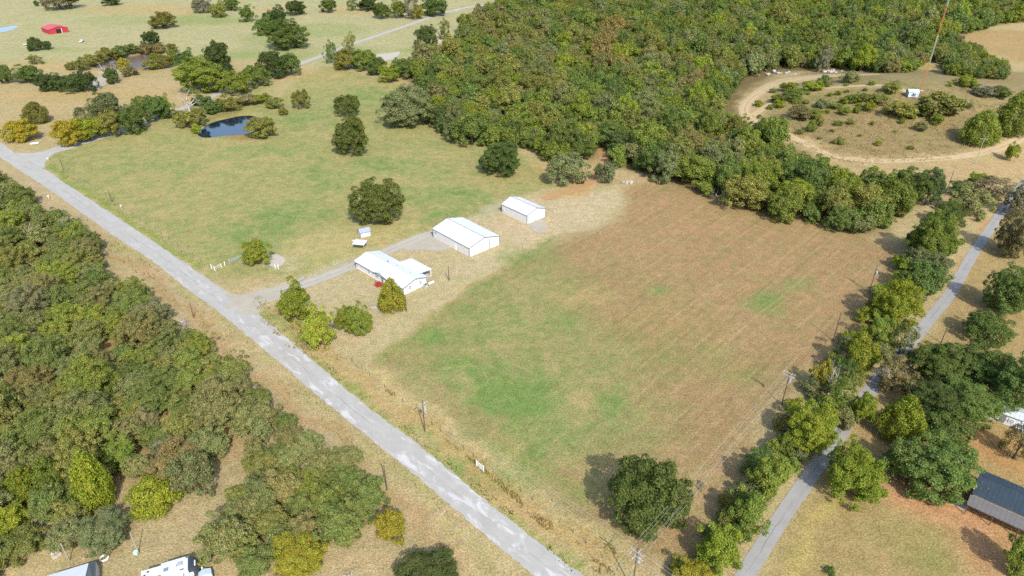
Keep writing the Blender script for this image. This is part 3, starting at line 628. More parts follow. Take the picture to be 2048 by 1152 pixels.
for i, (cx, cy, a, b, t) in enumerate([(1420, 1125, 50, 46, 'bright'), (1475, 1062, 56, 50, 'green'), (1520, 985, 50, 50, 'sage'), (1570, 930, 50, 46, 'bright'), (1600, 905, 46, 40, 'sage'), (1660, 812, 50, 50, 'bright'), (1690, 835, 40, 46, 'sage'), (1705, 760, 44, 40, 'olive'), (1760, 700, 46, 40, 'sage'), (1775, 640, 50, 40, 'bright'), (1830, 600, 40, 40, 'sage'), (1835, 520, 50, 44, 'green'), (1840, 480, 46, 44, 'dark'), (1895, 490, 40, 40, 'bright'), (1890, 450, 40, 40, 'green')] + [(1372 + 500 * k / 22 + random.uniform(-14, 14), 1150 - 690 * (k / 22) ** .93 + random.uniform(-12, 12), random.uniform(34, 54), random.uniform(30, 46), random.choice(['bright', 'sage', 'lime', 'olive', 'green'])) for k in range(23)]):
    S(cx, cy, a, b, 'bush', t, WORD[t] + ' bush filling the hedgerow ' + ('near its lower end' if cy > 890 else ('at its middle' if cy > 650 else 'towards its top end')), 'shrub', 'filler bushes of the hedgerow')
S(1668, 750, 60, 100, 'dead', 'grey', 'bare grey tree standing in the hedgerow', 'dead tree')
# beyond the lane
for cx, cy, a, b, k, t, lab in [
    (1983, 655, 84, 70, 'oak', 'green', 'round green oak with visible trunk alone right of the lane'),
    (2025, 582, 90, 100, 'oak_big', 'green', 'green oak at the right edge above the round lone oak'),
    (2036, 470, 70, 92, 'oak_big', 'brown', 'brownish oak shading the lane at the right edge'),
    (2050, 400, 60, 70, 'oak', 'grey', 'dusty oak at the right edge where the lane leaves'),
    (1710, 945, 118, 116, 'oak_big', 'lime', 'broad lime tree on the near side of the lane'),
    (1808, 838, 88, 100, 'cedar', 'lime', 'pointed lime cedar against the dark oak grove'),
    (1885, 725, 116, 90, 'oak_big', 'green', 'upper left oak of the dark grove'),
    (1975, 735, 110, 90, 'oak_big', 'green', 'upper middle oak of the dark grove'),
    (2045, 765, 90, 110, 'oak_big', 'green', 'upper right oak of the dark grove'),
    (1860, 800, 96, 90, 'oak_big', 'dark', 'darkest oak in the left of the grove'),
    (1935, 800, 110, 90, 'oak_big', 'green', 'middle oak of the dark grove'),
    (1890, 860, 110, 80, 'oak', 'green', 'lower middle oak of the dark grove'),
    (1880, 935, 150, 130, 'oak_big', 'green', 'largest oak of the grove beside the blue metal roof'),
    (1815, 920, 80, 90, 'oak', 'green', 'lower left oak of the dark grove'),
    (2046, 880, 60, 120, 'thin', 'brown', 'thin brown-leaved oak at the right edge above the blue roof'),
    (2050, 1110, 66, 110, 'oak', 'bright', 'bright green tree at the lower right edge'),
    (1996, 812, 70, 60, 'thin', 'green', 'thin-leaved oak shading the pale mobile home'),
    (1661, 1142, 22, 20, 'bush', 'green', 'small lone bush at the lower edge right of the lane')]:
    S(cx, cy, a, b, k, t, lab, 'shrub' if k == 'bush' else 'tree')
# hill
S(1967, 255, 84, 66, 'cedar', 'bright', 'broad green cedar on the hill behind the near white-armed pole', 'cedar')
S(2035, 228, 76, 84, 'cedar', 'bright', 'broad green cedar on the hill at the right edge', 'cedar')
S(1727, 116, 44, 52, 'oak', 'lime', 'bright lime tree at the wood edge behind the hill', 'tree')
S(1650, 118, 30, 60, 'thin', 'grey', 'pale thin tree at the end of the sandy pad', 'tree')
S(1812, 372, 80, 76, 'oak_big', 'green', 'round dark oak at the wood corner left of the white-armed poles')
S(1862, 372, 50, 76, 'oak', 'dark', 'narrow dark oak beside the round dark oak at the wood corner')
# far left and top
FARL = [
    (322, 40, 48, 32, 'oak', 'olive', 'round olive oak alone in the far pasture'),
    (300, 75, 36, 30, 'oak', 'dark', 'dark oak behind the brown pond'),
    (66, 88, 30, 26, 'oak', 'dark', 'dark tree in front of parked vehicles near the red barn'),
    (90, 90, 22, 18, 'oak', 'dark', 'smaller dark tree in front of parked vehicles near the red barn'),
    (69, 118, 26, 20, 'thin', 'olive', 'thin tree alone in the dry field below the red barn'),
    (6, 148, 28, 38, 'oak', 'green', 'green tree cut by the left edge'),
    (52, 147, 50, 36, 'oak', 'green', 'leafy tree second from the left edge in the far row'),
    (90, 163, 40, 36, 'oak', 'dark', 'dark tree at the left end of the thick tree row'),
    (118, 164, 40, 36, 'oak', 'dark', 'dark tree in the thick row by the gravel lot'),
    (148, 164, 46, 40, 'oak', 'dark', 'dark tree in the middle of the thick row by the gravel lot'),
    (172, 162, 36, 40, 'oak', 'dark', 'dark tree at the right end of the thick row by the gravel lot'),
    (222, 150, 26, 34, 'oak', 'green', 'small dark tree right of the gravel lot'),
    (432, 112, 54, 66, 'oak', 'dark', 'tallest dark oak above the side road'),
    (402, 150, 96, 66, 'oak_big', 'bright', 'broad leafy green tree above the side road'),
    (372, 118, 44, 40, 'oak', 'green', 'green tree left of the tallest dark oak'),
    (452, 140, 26, 40, 'oak', 'dark', 'dark tree right under the tallest dark oak'),
    (472, 166, 58, 46, 'oak', 'bright', 'leafy tree beside the side road above the blue pond'),
    (512, 150, 56, 46, 'oak', 'green', 'green roadside tree left of the dark pair'),
    (548, 128, 60, 52, 'oak', 'dark', 'dark roadside tree in the middle of the row'),
    (580, 128, 40, 44, 'oak', 'green', 'dark tree at the right end of the roadside row'),
    (570, 68, 78, 56, 'oak_big', 'green', 'big dark oak in front of the far field clump'),
    (530, 50, 44, 38, 'oak', 'green', 'left oak of the far field clump'),
    (552, 34, 50, 40, 'oak', 'dark', 'middle oak of the far field clump'),
    (590, 14, 40, 30, 'oak', 'dark', 'upper oak of the far field clump'),
    (655, 10, 34, 28, 'oak', 'green', 'round oak alone near the top edge'),
    (405, 10, 40, 28, 'oak', 'grey', 'greyish oak at the left of the top row'),
    (438, 18, 36, 30, 'oak', 'olive', 'olive oak in the top row'),
    (492, 27, 30, 30, 'oak', 'green', 'round oak standing forward of the top row'),
    (462, 8, 34, 24, 'oak', 'green', 'green oak in the top row'),
    (703, 8, 24, 24, 'thin', 'green', 'small open-trunked tree near the top edge'),
    (735, 8, 40, 24, 'oak', 'dark', 'dark tree at the top edge above the side road'),
    (764, 20, 36, 32, 'oak', 'green', 'green tree at the front of the top road clump'),
    (796, 18, 30, 34, 'oak', 'bright', 'fresh green tree in the top road clump'),
    (822, 16, 36, 40, 'thin', 'grey', 'grey bare-topped tree in the top road clump'),
    (836, 24, 24, 26, 'oak', 'yellow', 'yellow-green small tree in the top road clump'),
    (870, 12, 54, 36, 'oak', 'green', 'dark tree at the right of the top road clump'),
    (115, -2, 66, 20, 'oak', 'grey', 'greyish trees cut by the top edge'), (72, 6, 10, 12, 'bush', 'dark', 'small dark bush near the top edge'),
    (222, 0, 34, 10, 'oak', 'dark', 'low dark oak cut by the top edge'),
    (852, 72, 42, 50, 'oak', 'dark', 'dark round oak between the side road and the wood'),
    (888, 58, 24, 40, 'thin', 'olive', 'slender tree beside the dark round oak'),
    (660, 104, 26, 44, 'thin', 'green', 'slender roadside tree left of the pale pad'),
    (698, 84, 24, 36, 'thin', 'olive', 'slender tree on the far side of the side road'),
    (688, 118, 54, 40, 'oak', 'olive', 'olive tree at the left end of the wood'),
    (725, 118, 56, 42, 'oak', 'bright', 'fresh green tree near the left end of the wood'),
    (752, 132, 40, 36, 'oak', 'green', 'green tree below the pale pad'),
    (778, 146, 40, 36, 'oak', 'lime', 'lime tree below the pale pad'),
    (806, 134, 56, 40, 'oak', 'green', 'green tree right of the pale pad'),
    (70, 225, 56, 42, 'cedar', 'olive', 'olive cedar alone left of the side road'),
    (40, 261, 62, 42, 'oak', 'yellow', 'yellow-green bushy tree by the road junction'),
    (136, 262, 60, 56, 'oak', 'yellow', 'yellow tree at the corner of the side road'),
    (175, 255, 60, 50, 'oak', 'lime', 'lime tree second along the side road'),
    (205, 208, 56, 48, 'oak', 'sage', 'pale grey-green tree at the back of the roadside clump'),
    (215, 245, 50, 56, 'oak', 'olive', 'olive tree in the middle of the roadside clump'),
    (265, 235, 56, 60, 'oak', 'green', 'dark green tree in the roadside clump'),
    (305, 215, 52, 52, 'oak', 'green', 'green tree at the right of the roadside clump'),
    (328, 212, 36, 46, 'oak', 'bright', 'fresh green tree at the end of the roadside clump'),
    (170, 228, 50, 40, 'thin', 'sage', 'thin pale tree at the back of the roadside clump'),
    (285, 205, 40, 34, 'oak', 'olive', 'olive tree behind the roadside clump')]
for a in FARL: S(*a)
S(374, 196, 52, 56, 'dead', 'grey', 'bare pinkish tree by the side road above the pond', 'dead tree')
S(232, 248, 40, 40, 'dead', 'grey', 'bare grey tree in the roadside clump', 'dead tree')
S(205, 135, 40, 40, 'dead', 'grey', 'white bare tree left of the brown pond', 'dead tree')
S(232, 140, 34, 40, 'dead', 'grey', 'white bare tree below the brown pond', 'dead tree')
S(1448, 388, 60, 34, 'dead', 'grey', 'white dead tree at the wood edge above the field', 'dead tree')
for cx, cy, a, b, t in [(160, 128, 30, 26, 'olive'), (185, 118, 40, 28, 'olive'), (212, 108, 40, 28, 'olive'), (240, 102, 36, 24, 'green'), (262, 97, 28, 20, 'green'), (290, 97, 34, 20, 'brown'), (318, 96, 30, 20, 'brown'), (342, 96, 26, 20, 'olive'),
                        (246, 130, 26, 30, 'yellow'), (258, 142, 30, 20, 'brown'), (300, 128, 30, 22, 'olive'), (325, 122, 34, 28, 'olive'), (345, 115, 26, 30, 'bright'), (310, 112, 20, 16, 'lime'), (140, 132, 22, 16, 'olive')]:
    S(cx, cy, a, b, 'bush', t, WORD[t] + ' low bush ' + ('behind' if cy < 112 else 'in front of') + ' the brown pond', 'shrub', 'bushes around the brown pond')
for cx, cy, a, b, t in [(372, 238, 46, 36, 'olive'), (396, 232, 34, 36, 'olive'), (392, 258, 24, 20, 'lime'), (420, 214, 44, 22, 'green'), (455, 206, 50, 20, 'olive'), (490, 198, 44, 20, 'brown'), (520, 196, 36, 20, 'lime'), (548, 204, 36, 26, 'olive'), (352, 228, 30, 20, 'sage'), (565, 222, 20, 16, 'olive'), (400, 200, 36, 20, 'green')]:
    S(cx, cy, a, b, 'bush', t, WORD[t] + ' low bush ' + ('behind' if cy < 215 else 'left of') + ' the blue pond', 'shrub', 'bushes around the blue pond')
S(522, 252, 60, 44, 'oak', 'olive', 'brownish willow leaning over the right bank of the blue pond')
# shrubs on the tower hill
hs = [(1560, 247, 30, 30, 'bright'), (1570, 240, 22, 24, 'grey'), (1625, 250, 24, 30, 'bright'), (1640, 240, 18, 24, 'olive'), (1677, 245, 18, 14, 'bright'), (1745, 245, 10, 10, 'lime'), (1805, 240, 12, 16, 'lime'), (1842, 250, 24, 26, 'sage'),
      (1875, 236, 26, 24, 'bright'), (1825, 232, 14, 14, 'lime'), (1740, 210, 26, 26, 'lime'), (1715, 218, 16, 18, 'lime'), (1690, 220, 28, 18, 'bright'), (1670, 210, 22, 16, 'bright'), (1645, 205, 26, 24, 'sage'), (1600, 222, 50, 24, 'brown'),
      (1630, 225, 36, 22, 'bright'), (1705, 195, 30, 24, 'bright'), (1725, 192, 30, 24, 'olive'), (1760, 195, 40, 26, 'olive'), (1690, 200, 20, 16, 'lime'), (1560, 205, 26, 20, 'lime'), (1555, 195, 28, 20, 'bright'), (1590, 188, 40, 20, 'bright'), (1580, 172, 36, 10, 'lime'),
      (1625, 170, 40, 18, 'lime'), (1650, 160, 30, 30, 'green'), (1700, 152, 40, 16, 'sage'), (1745, 165, 14, 12, 'lime'), (1785, 172, 40, 18, 'olive'), (1693, 168, 10, 9, 'lime'), (1880, 205, 80, 46, 'olive'), (1850, 215, 40, 30, 'olive'), (1800, 215, 60, 22, 'olive'), (1840, 222, 30, 18, 'green'),
      (1680, 280, 26, 16, 'olive'), (1757, 285, 16, 14, 'lime'), (1822, 294, 14, 8, 'bright'), (1750, 335, 14, 14, 'lime'), (1640, 275, 10, 8, 'olive'), (1930, 160, 40, 12, 'lime'), (1970, 180, 40, 20, 'grey'), (2000, 182, 40, 14, 'green'), (1945, 168, 24, 14, 'lime'), (1900, 168, 12, 10, 'lime'), (1938, 210, 18, 10, 'sage'),
      (1550, 238, 20, 14, 'olive'), (1600, 262, 18, 14, 'olive'), (1612, 202, 14, 12, 'olive'), (1660, 188, 12, 10, 'lime'), (1730, 178, 10, 9, 'bright'), (1655, 222, 12, 10, 'lime'), (1518, 205, 18, 16, 'lime'), (1540, 213, 14, 12, 'bright'), (1780, 225, 16, 12, 'olive'), (1665, 260, 10, 8, 'olive'), (1720, 270, 8, 7, 'olive'), (1790, 262, 8, 6, 'olive'), (1850, 195, 16, 12, 'olive'), (1905, 225, 20, 10, 'olive')]
_r = random.Random(21)
for _ in range(24):
    cx = _r.uniform(1545, 1930); cy = 178 + (cx - 1545) * .02 + _r.random() ** 1.4 * 62
    if abs(cx - 1835) < 30 and cy < 205: continue
    a_ = _r.uniform(9, 20); hs.append((cx, cy, a_, a_ * .75, _r.choice(['olive', 'bright', 'lime', 'lime'])))
for cx, cy, a, b, t in hs:
    S(cx, cy + b * .05, a, b * .84, 'bush', t, ('small ' if a < 16 else ('wide ' if a > 32 else '')) + WORD[t] + ' bush on the tower hill ' + ('near the hut' if abs(cx - 1825) < 80 and cy < 235 else ('behind the path' if cy < 182 else ('right of the mast' if cx > 1870 else ('on the bare lower slope' if cy > 240 else 'between path and lower slope')))), 'shrub', 'bushes scattered over the tower hill')

# --- woods: crowns packed inside outlines on the ground
def woods(pts, rmin, rmax, pack, keep_out=(), seed=1, zc=3.5):
    rs = np.random.default_rng(seed); poly = [g(px, py, zc) for px, py in pts]; pa = np.array(poly); out = []
    x0, y0 = pa.min(0); x1, y1 = pa.max(0); area = (x1 - x0) * (y1 - y0); n = int(area / (rmin * rmin) * 3.0)
    X = rs.uniform(x0, x1, n); Y = rs.uniform(y0, y1, n); ok = sdist(poly, X, Y) > 0; X, Y = X[ok], Y[ok]
    Rr = rs.uniform(0, 1, len(X)) ** 1.3 * (rmax - rmin) + rmin
    cell = {}; cs = rmax * 2.2
    for x, y, r in zip(X, Y, Rr):
        k = (int(x // cs), int(y // cs)); bad = False
        for i in (-1, 0, 1):
            for j in (-1, 0, 1):
                for (a, b, c) in cell.get((k[0] + i, k[1] + j), ()):
                    if (a - x) ** 2 + (b - y) ** 2 < (pack * (c + r)) ** 2: bad = True; break
                if bad: break
            if bad: break
        if bad or any((a - x) ** 2 + (b - y) ** 2 < (.8 * (c + r)) ** 2 for a, b, c in keep_out): continue
        cell.setdefault(k, []).append((x, y, r)); out.append((x, y, r))
    return out
KO = [(s.x, s.y, s.r * (.4 if s.kind == 'dead' else .85)) for s in TREES]
W_LEFT = woods([(-260, 300), (0, 352), (30, 385), (85, 425), (140, 452), (190, 505), (240, 565), (295, 612), (330, 655), (390, 672), (430, 705), (490, 765), (530, 805), (520, 835), (470, 850), (440, 872), (400, 900), (330, 935), (270, 935), (225, 925), (200, 985), (130, 1030), (100, 1080), (-60, 1130), (-420, 1130), (-600, 700)], 2.4, 4.9, .64, KO, 3)
W_MID = woods([(515, 812), (560, 822), (600, 860), (650, 910), (690, 915), (738, 965), (752, 1040), (700, 1055), (640, 1050), (600, 1065), (560, 1105), (490, 1130), (440, 1100), (440, 1030), (480, 960), (505, 895)], 2.3, 4.2, .64, KO, 4)
W_TOP = woods([(1000, 18), (930, 48), (912, 92), (850, 118), (815, 150), (862, 180), (872, 240), (900, 265), (960, 282), (1060, 282), (1110, 312), (1180, 300), (1200, 255), (1228, 312), (1290, 335), (1380, 365), (1440, 388), (1520, 412), (1570, 425), (1640, 425), (1690, 452), (1740, 456), (1775, 440), (1800, 420), (1760, 388), (1690, 374), (1640, 340), (1590, 312), (1535, 284), (1472, 262), (1438, 238), (1428, 212), (1446, 186), (1500, 146), (1555, 126), (1640, 132), (1700, 134), (1745, 144), (1790, 138), (1795, 110), (1850, 100), (1890, 68), (1960, 52), (2010, 38), (2300, 28), (2500, -60), (1000, -60)], 2.9, 7.0, .66, KO, 5)
W_E = woods([(1885, 125), (1940, 108), (2005, 125), (2008, 152), (1960, 160), (1900, 155)], 2.6, 4.4, .7, KO, 6) + woods([(1735, 152), (1790, 132), (1842, 100), (1850, 112), (1818, 150), (1770, 158)], 2.6, 4.4, .7, KO, 8) + woods([(1862, 112), (1890, 84), (1945, 92), (1975, 108), (1900, 124)], 2.6, 4.4, .7, KO, 9)
LOWN = lambda x, y, s, sd: float(vnoise(np.array([x]), np.array([y]), s, sd)[0])
def wood_tint(x, y, where, rs=random):
    n = LOWN(x, y, 26 if where == 'left' else 60, 5); u = rs.random()
    if where == 'left':
        tab = [('sage', .36), ('olive', .62), ('green', .76), ('brown', .87), ('grey', .90), ('lime', .985), ('rust', 1)] if n > .5 else [('green', .28), ('sage', .60), ('olive', .80), ('bright', .90), ('brown', .94), ('lime', 1)]
    else:
        b = math.exp(-((x - 40) / 90) ** 2 - ((y - 470) / 130) ** 2) + .45 * math.exp(-((x - 190) / 80) ** 2 - ((y - 430) / 60) ** 2)
        tab = [('brown', .22), ('olive', .56), ('sage', .76), ('rust', .79), ('green', .90), ('lime', 1)] if rs.random() < b * .9 else [('green', .30), ('dark', .36), ('bright', .62), ('olive', .76), ('sage', .88), ('lime', .985), ('brown', 1)]
    for k, v in tab:
        if u <= v: return k
    return 'green'
cand = []
for lst, where, txt, grp in ((W_LEFT, 'left', 'packed in the dense wood left of the road', 'oaks of the wood left of the road'), (W_MID, 'left', 'in the wood tongue between clearing and road', 'oaks of the wood tongue by the road'),
                             (W_E, 'top', 'in the thicket right of the tower', 'oaks of the thicket right of the tower'), (W_TOP, 'top', 'along the near edge of the large upper wood', 'oaks along the near edge of the upper wood')):
    for (x, y, r) in lst:
        s = Spec(); s.x, s.y, s.r, s.rv = x, y, r, r * (random.uniform(.8, 1.1) if where == 'left' else random.uniform(.8, 1.35)); k = wood_tint(x, y, where); s.t = tint(k)
        if where == 'left': s.t = tuple((v * .56 + m * .44) * 1.2 for v, m in zip(s.t, (.152, .160, .058)))
        else: s.t = tuple((v * .8 + m * .2) * 1.08 for v, m in zip(s.t, (.122, .146, .044)))
        s.kind = 'thin' if random.random() < .06 else ('oak_big' if where == 'left' and r > 4.1 else 'oak'); s.cat, s.group, s.name = 'tree', grp, 'oak_tree'
        dr = abs((Vector((x, y)) - A).dot(NRM)); sz = 'small ' if r < 3.1 else ('large ' if r > 4.3 else 'middling ')
        if lst is W_LEFT: pl = 'at the road verge edge of the left wood' if dr < 19 else ('deep in the left wood' if dr > 34 else 'inside the left wood')
        elif lst is W_MID: pl = 'at the road side of the wood tongue' if dr < 15 else 'inside the wood tongue by the clearing'
        elif lst is W_E: pl = 'in the thicket behind the radio mast'
        else: pl = 'at the pasture edge of the upper wood' if x < 15 else ('at the field edge of the upper wood' if y < 285 else 'below the sandy hill track in the upper wood')
        if lst is W_LEFT: pl += ', far part' if y > 200 else (', near part' if y < 120 else ', middle part')
        s.label = sz + WORD[k] + ' oak ' + pl
        fwd = y * CS + CH * SN; px = 1024 + F * x / fwd; py = 576 + F * ((CH - 3) * CS - y * SN) / fwd
        s.vis = -20 < px < 2068 and -15 < py < 1190; s.app = r / fwd; cand.append(s)
n_tree = sum(1 for s in TREES if s.cat == 'tree')
cand.sort(key=lambda s: -s.app if s.vis else 1)
near = [s for s in cand if s.vis][:max(0, 318 - n_tree)]; rest = [s for s in cand if s not in set(near)]
for s in TREES + near: plant(s)
# the rest of the upper wood reads as one mass
PC = bpy.data.collections.new('woodland_sources')
for i, me in enumerate(PROTO['far'][0]):
    o = bpy.data.objects.new('woodland_crown_%02d' % i, me); PC.objects.link(o)
def mass(name, label, items):
    me = bpy.data.meshes.new(name); n = len(items); me.vertices.add(n)
    me.vertices.foreach_set('co', np.array([(s.x, s.y, float(terr(s.x, s.y))) for s in items], 'f4').ravel())
    for nm, typ, key, arr in (('tint', 'FLOAT_VECTOR', 'vector', [s.t for s in items]), ('size', 'FLOAT_VECTOR', 'vector', [(s.r, s.r, s.rv) for s in items]), ('turn', 'FLOAT_VECTOR', 'vector', [(0, 0, random.uniform(0, 6.28)) for s in items])):
        a = me.attributes.new(nm, typ, 'POINT'); a.data.foreach_set(key, np.array(arr, 'f4').ravel())
    a = me.attributes.new('pick', 'INT', 'POINT'); a.data.foreach_set('value', rng.integers(0, 6, n).astype('i4')); me.update(); me.materials.append(M_LEAF)
    o = link(bpy.data.objects.new(name, me)); ng = bpy.data.node_groups.new(name, 'GeometryNodeTree')
    ng.interface.new_socket('Geometry', in_out='INPUT', socket_type='NodeSocketGeometry'); ng.interface.new_socket('Geometry', in_out='OUTPUT', socket_type='NodeSocketGeometry')
    N = ng.nodes.new; i_, o_ = N('NodeGroupInput'), N('NodeGroupOutput'); ci = N('GeometryNodeCollectionInfo'); ci.inputs[0].default_value = PC; ci.inputs[1].default_value = True; ci.inputs[2].default_value = True
    ip = N('GeometryNodeInstanceOnPoints'); ip.inputs['Pick Instance'].default_value = True
    def na(nm, t):
        k = N('GeometryNodeInputNamedAttribute'); k.data_type = t; k.inputs[0].default_value = nm; return k.outputs[0]
    L = ng.links.new; L(i_.outputs[0], ip.inputs['Points']); L(ci.outputs[0], ip.inputs['Instance']); L(na('pick', 'INT'), ip.inputs['Instance Index'])
    L(na('turn', 'FLOAT_VECTOR'), ip.inputs['Rotation']); L(na('size', 'FLOAT_VECTOR'), ip.inputs['Scale']); L(ip.outputs[0], o_.inputs[0])
    md = o.modifiers.new('scatter', 'NODES'); md.node_group = ng
    return tag(o, label, 'woodland', None, 'stuff')
mass('woodland', 'mixed green and rusty oak canopy filling the upper wood', rest)
print('TREES', len(TREES), 'near', len(near), 'mass', len(rest), 'left', len(W_LEFT), 'mid', len(W_MID), 'top', len(W_TOP))

# ------------------------------------------------------------------ buildings
def ribbed(mb, p0, ex, ey, n, d, wid=.07):
    """raised ribs parallel to ey along the edge ex, standing d off the sheet"""
    p0, ex, ey = Vector(p0), Vector(ex), Vector(ey); nn = ex.cross(ey).normalized() * d; e = ex.normalized() * wid / 2
    for i in range(1, n):
        c = p0 + ex * i / n; mb.prism([tuple(c - e), tuple(c + e), tuple(c + e + ey), tuple(c - e + ey)], nn)
def slab(p0, ex, ey, t):
    p0, ex, ey = Vector(p0), Vector(ex), Vector(ey); nn = ex.cross(ey).normalized() * t
    return MB().prism([tuple(p0), tuple(p0 + ex), tuple(p0 + ex + ey), tuple(p0 + ey)], tuple(nn))
def gable(root, L, W, eave, ridge, wall, roof, trim, over=.18, ribs=.9, cap=None):
    x, y = L / 2, W / 2
    for sy in (-1, 1):                                   # long walls
        mb = MB().box(-x, x, sy * y - .05, sy * y + .05, -.1, eave - .02)
        ribbed(mb, (-x * sy * -1, sy * (y + .05), 0), (L * sy * -1, 0, 0), (0, 0, eave - .05), max(3, int(L / ribs)), .025); mb.build('wall', wall, root)
    for sx in (-1, 1):                                   # gable walls
        pts = [(sx * x - .04, -y + .052, -.1), (sx * x - .04, y - .052, -.1), (sx * x - .04, y - .052, eave - .03), (sx * x - .04, 0, ridge - .06), (sx * x - .04, -y + .052, eave - .03)]
        mb = MB().prism(pts, (.08, 0, 0)); ribbed(mb, (sx * (x + .04), -y * sx, 0), (0, W * sx, 0), (0, 0, eave - .08), max(3, int(W / ribs)), .022); mb.build('wall', wall, root)
    k = (ridge - eave) / y
    for sy in (-1, 1):
        lo = eave - k * over
        mb = slab((sy * (x + over), sy * (y + over), lo), (-sy * (L + 2 * over), 0, 0), (0, -sy * (y + over - .02), ridge - lo - .02 * k), .07)
        ribbed(mb, (sy * (x + over), sy * (y + over), lo + .07), (-sy * (L + 2 * over), 0, 0), (0, -sy * (y + over - .1), (ridge - lo) * (y + over - .1) / (y + over)), max(4, int(L / ribs)), .03)
        mb.build('roof_panel', roof, root)
        MB().box(-x - over, x + over, sy * (y + over + .005) - .05, sy * (y + over + .005) + .05, lo - .12, lo + .05).build('eave_trim', trim, root)
        for sx in (-1, 1):
            a = sx * (x + over + .01)
            MB().prism([(a, sy * (y + over), lo - .12), (a, sy * .03, ridge - .14), (a, sy * .03, ridge + .07), (a, sy * (y + over), lo + .09)], (sx * .06, 0, 0)).build('rake_trim', trim, root)
            MB().box(sx * x - .09, sx * x + .09, sy * y - .09, sy * y + .09, -.1, eave - .1).build('corner_trim', trim, root)
    MB().prism([(-x - over, -.16, ridge + .03), (-x - over, 0, ridge + .10), (-x - over, .16, ridge + .03)], (L + 2 * over, 0, 0)).build('ridge_cap', cap or trim, root)
def window(root, name, x, y, z, w, h, face, m=None):
    """glazed sash on the face: 'x+', 'x-', 'y+' or 'y-'"""
    ax, sg = face[0], 1 if face[1] == '+' else -1
    def bx(u0, u1, d0, d1, z0, z1):
        d0, d1 = sorted((sg * d0, sg * d1))
        return MB().box(x + d0, x + d1, y + u0, y + u1, z0, z1) if ax == 'x' else MB().box(x + u0, x + u1, y + d0, y + d1, z0, z1)
    o = bx(-w / 2, w / 2, .02, .08, z, z + h).build(name, m or M_GLASS, root)
    for a, b, c, d in ((-w / 2 - .07, w / 2 + .07, z - .08, z - .002), (-w / 2 - .07, w / 2 + .07, z + h + .002, z + h + .08), (-w / 2 - .07, -w / 2 - .002, z, z + h), (w / 2 + .002, w / 2 + .07, z, z + h), (-w / 2 + .01, w / 2 - .01, z + h / 2 - .03, z + h / 2 + .03)):
        bx(a, b, .02, .13, c, d).build('frame', M_WHITE, o)
    return o
def frame(near, L, W, ang):
    """root at the centre of a building whose near corner and long-axis angle are known"""
    u = Vector((math.cos(ang), math.sin(ang))); v = Vector((-u.y, u.x)); c = Vector(near) - u * L / 2 + v * W / 2
    return (c.x, c.y, 0)
def rollup(root, x, y0, y1, h, mat, n=9):
    d = MB().box(x + .05, x + .09, y0, y1, 0, h).build('door', mat, root)
    for i in range(n):
        z = .03 + i * (h - .06) / n; MB().box(x + .09, x + .115, y0 + .06, y1 - .06, z, z + (h - .06) / n - .05).build('panel', mat, d)
    for yy in (y0 - .06, y1 + .06): MB().box(x + .045, x + .14, yy - .055, yy + .055, 0, h + .06).build('jamb', M_TRIM, root)
    MB().box(x + .045, x + .14, y0 - .004, y1 + .004, h + .004, h + .10).build('lintel', M_WALLW, root)
UA = R(-47.4)
L_, W_ = 18.3, 12.2
o = empty('metal_shed', frame(g(939, 514), L_, W_, UA), UA)
gable(o, L_, W_, 3.15, 4.75, M_WALLB, M_ROOFW, M_TRIM)
rollup(o, L_ / 2, -4.2, -.9, 2.7, M_WALLW)
MB().box(L_ / 2 + .045, L_ / 2 + .12, 1.95, 2.10, 0, 3.5).build('downspout', M_TRIM, o)
d = MB().box(2.0, 2.9, -W_ / 2 - .12, -W_ / 2 - .05, 0, 2.05).build('walk_door', M_WHITE, o); MB().box(2.72, 2.80, -W_ / 2 - .16, -W_ / 2 - .12, .95, 1.05).build('handle', M_DARK, d)
MB().box(-L_ / 2 + 1.2, -L_ / 2 + 2.2, -W_ / 2 - .3, -W_ / 2 - .07, 2.35, 2.55).build('wall_lamp', M_STEEL, o)
tag(o, 'large white metal shed with roll-up door in its gable', 'shed')
L_, W_ = 12.6, 8.6
o = empty('metal_shed', frame(g(1054, 448), L_, W_, UA), UA)
gable(o, L_, W_, 3.2, 4.7, M_WALLB, M_ROOFW, M_TRIM)
rollup(o, L_ / 2, -3.5, -.75, 2.6, M_WALLW)
window(o, 'window', -L_ / 2 + .9, -W_ / 2 - .05, 1.0, .6, .8, 'y-')
d = MB().box(-L_ / 2 + .25, -L_ / 2 + .55, -W_ / 2 - .11, -W_ / 2 - .05, .9, 1.4).build('electric_box', M_STEEL, o)
tag(o, 'smaller white metal shed near the wood edge', 'shed')
# white farmhouse
HA = R(-43.8); L_, W_ = 22.4, 8.4
o = empty('farmhouse', frame((-30.3, 162.6), L_, W_, HA), HA); x, y = L_ / 2, W_ / 2
M_SIDING = paint('white_siding', (.50, .495, .49), .6, .3, 0, .04, .6, (.40, .37, .33), .18)
gable(o, L_, W_, 2.45, 3.65, M_SIDING, M_ROOFW, M_TRIM, .4, 1.1, M_ROOFW)
MB().box(-x - .08, x + .08, -y - .09, y + .09, -.1, .28).build('skirting', paint('skirting_panel', (.60, .58, .58), .7), o)
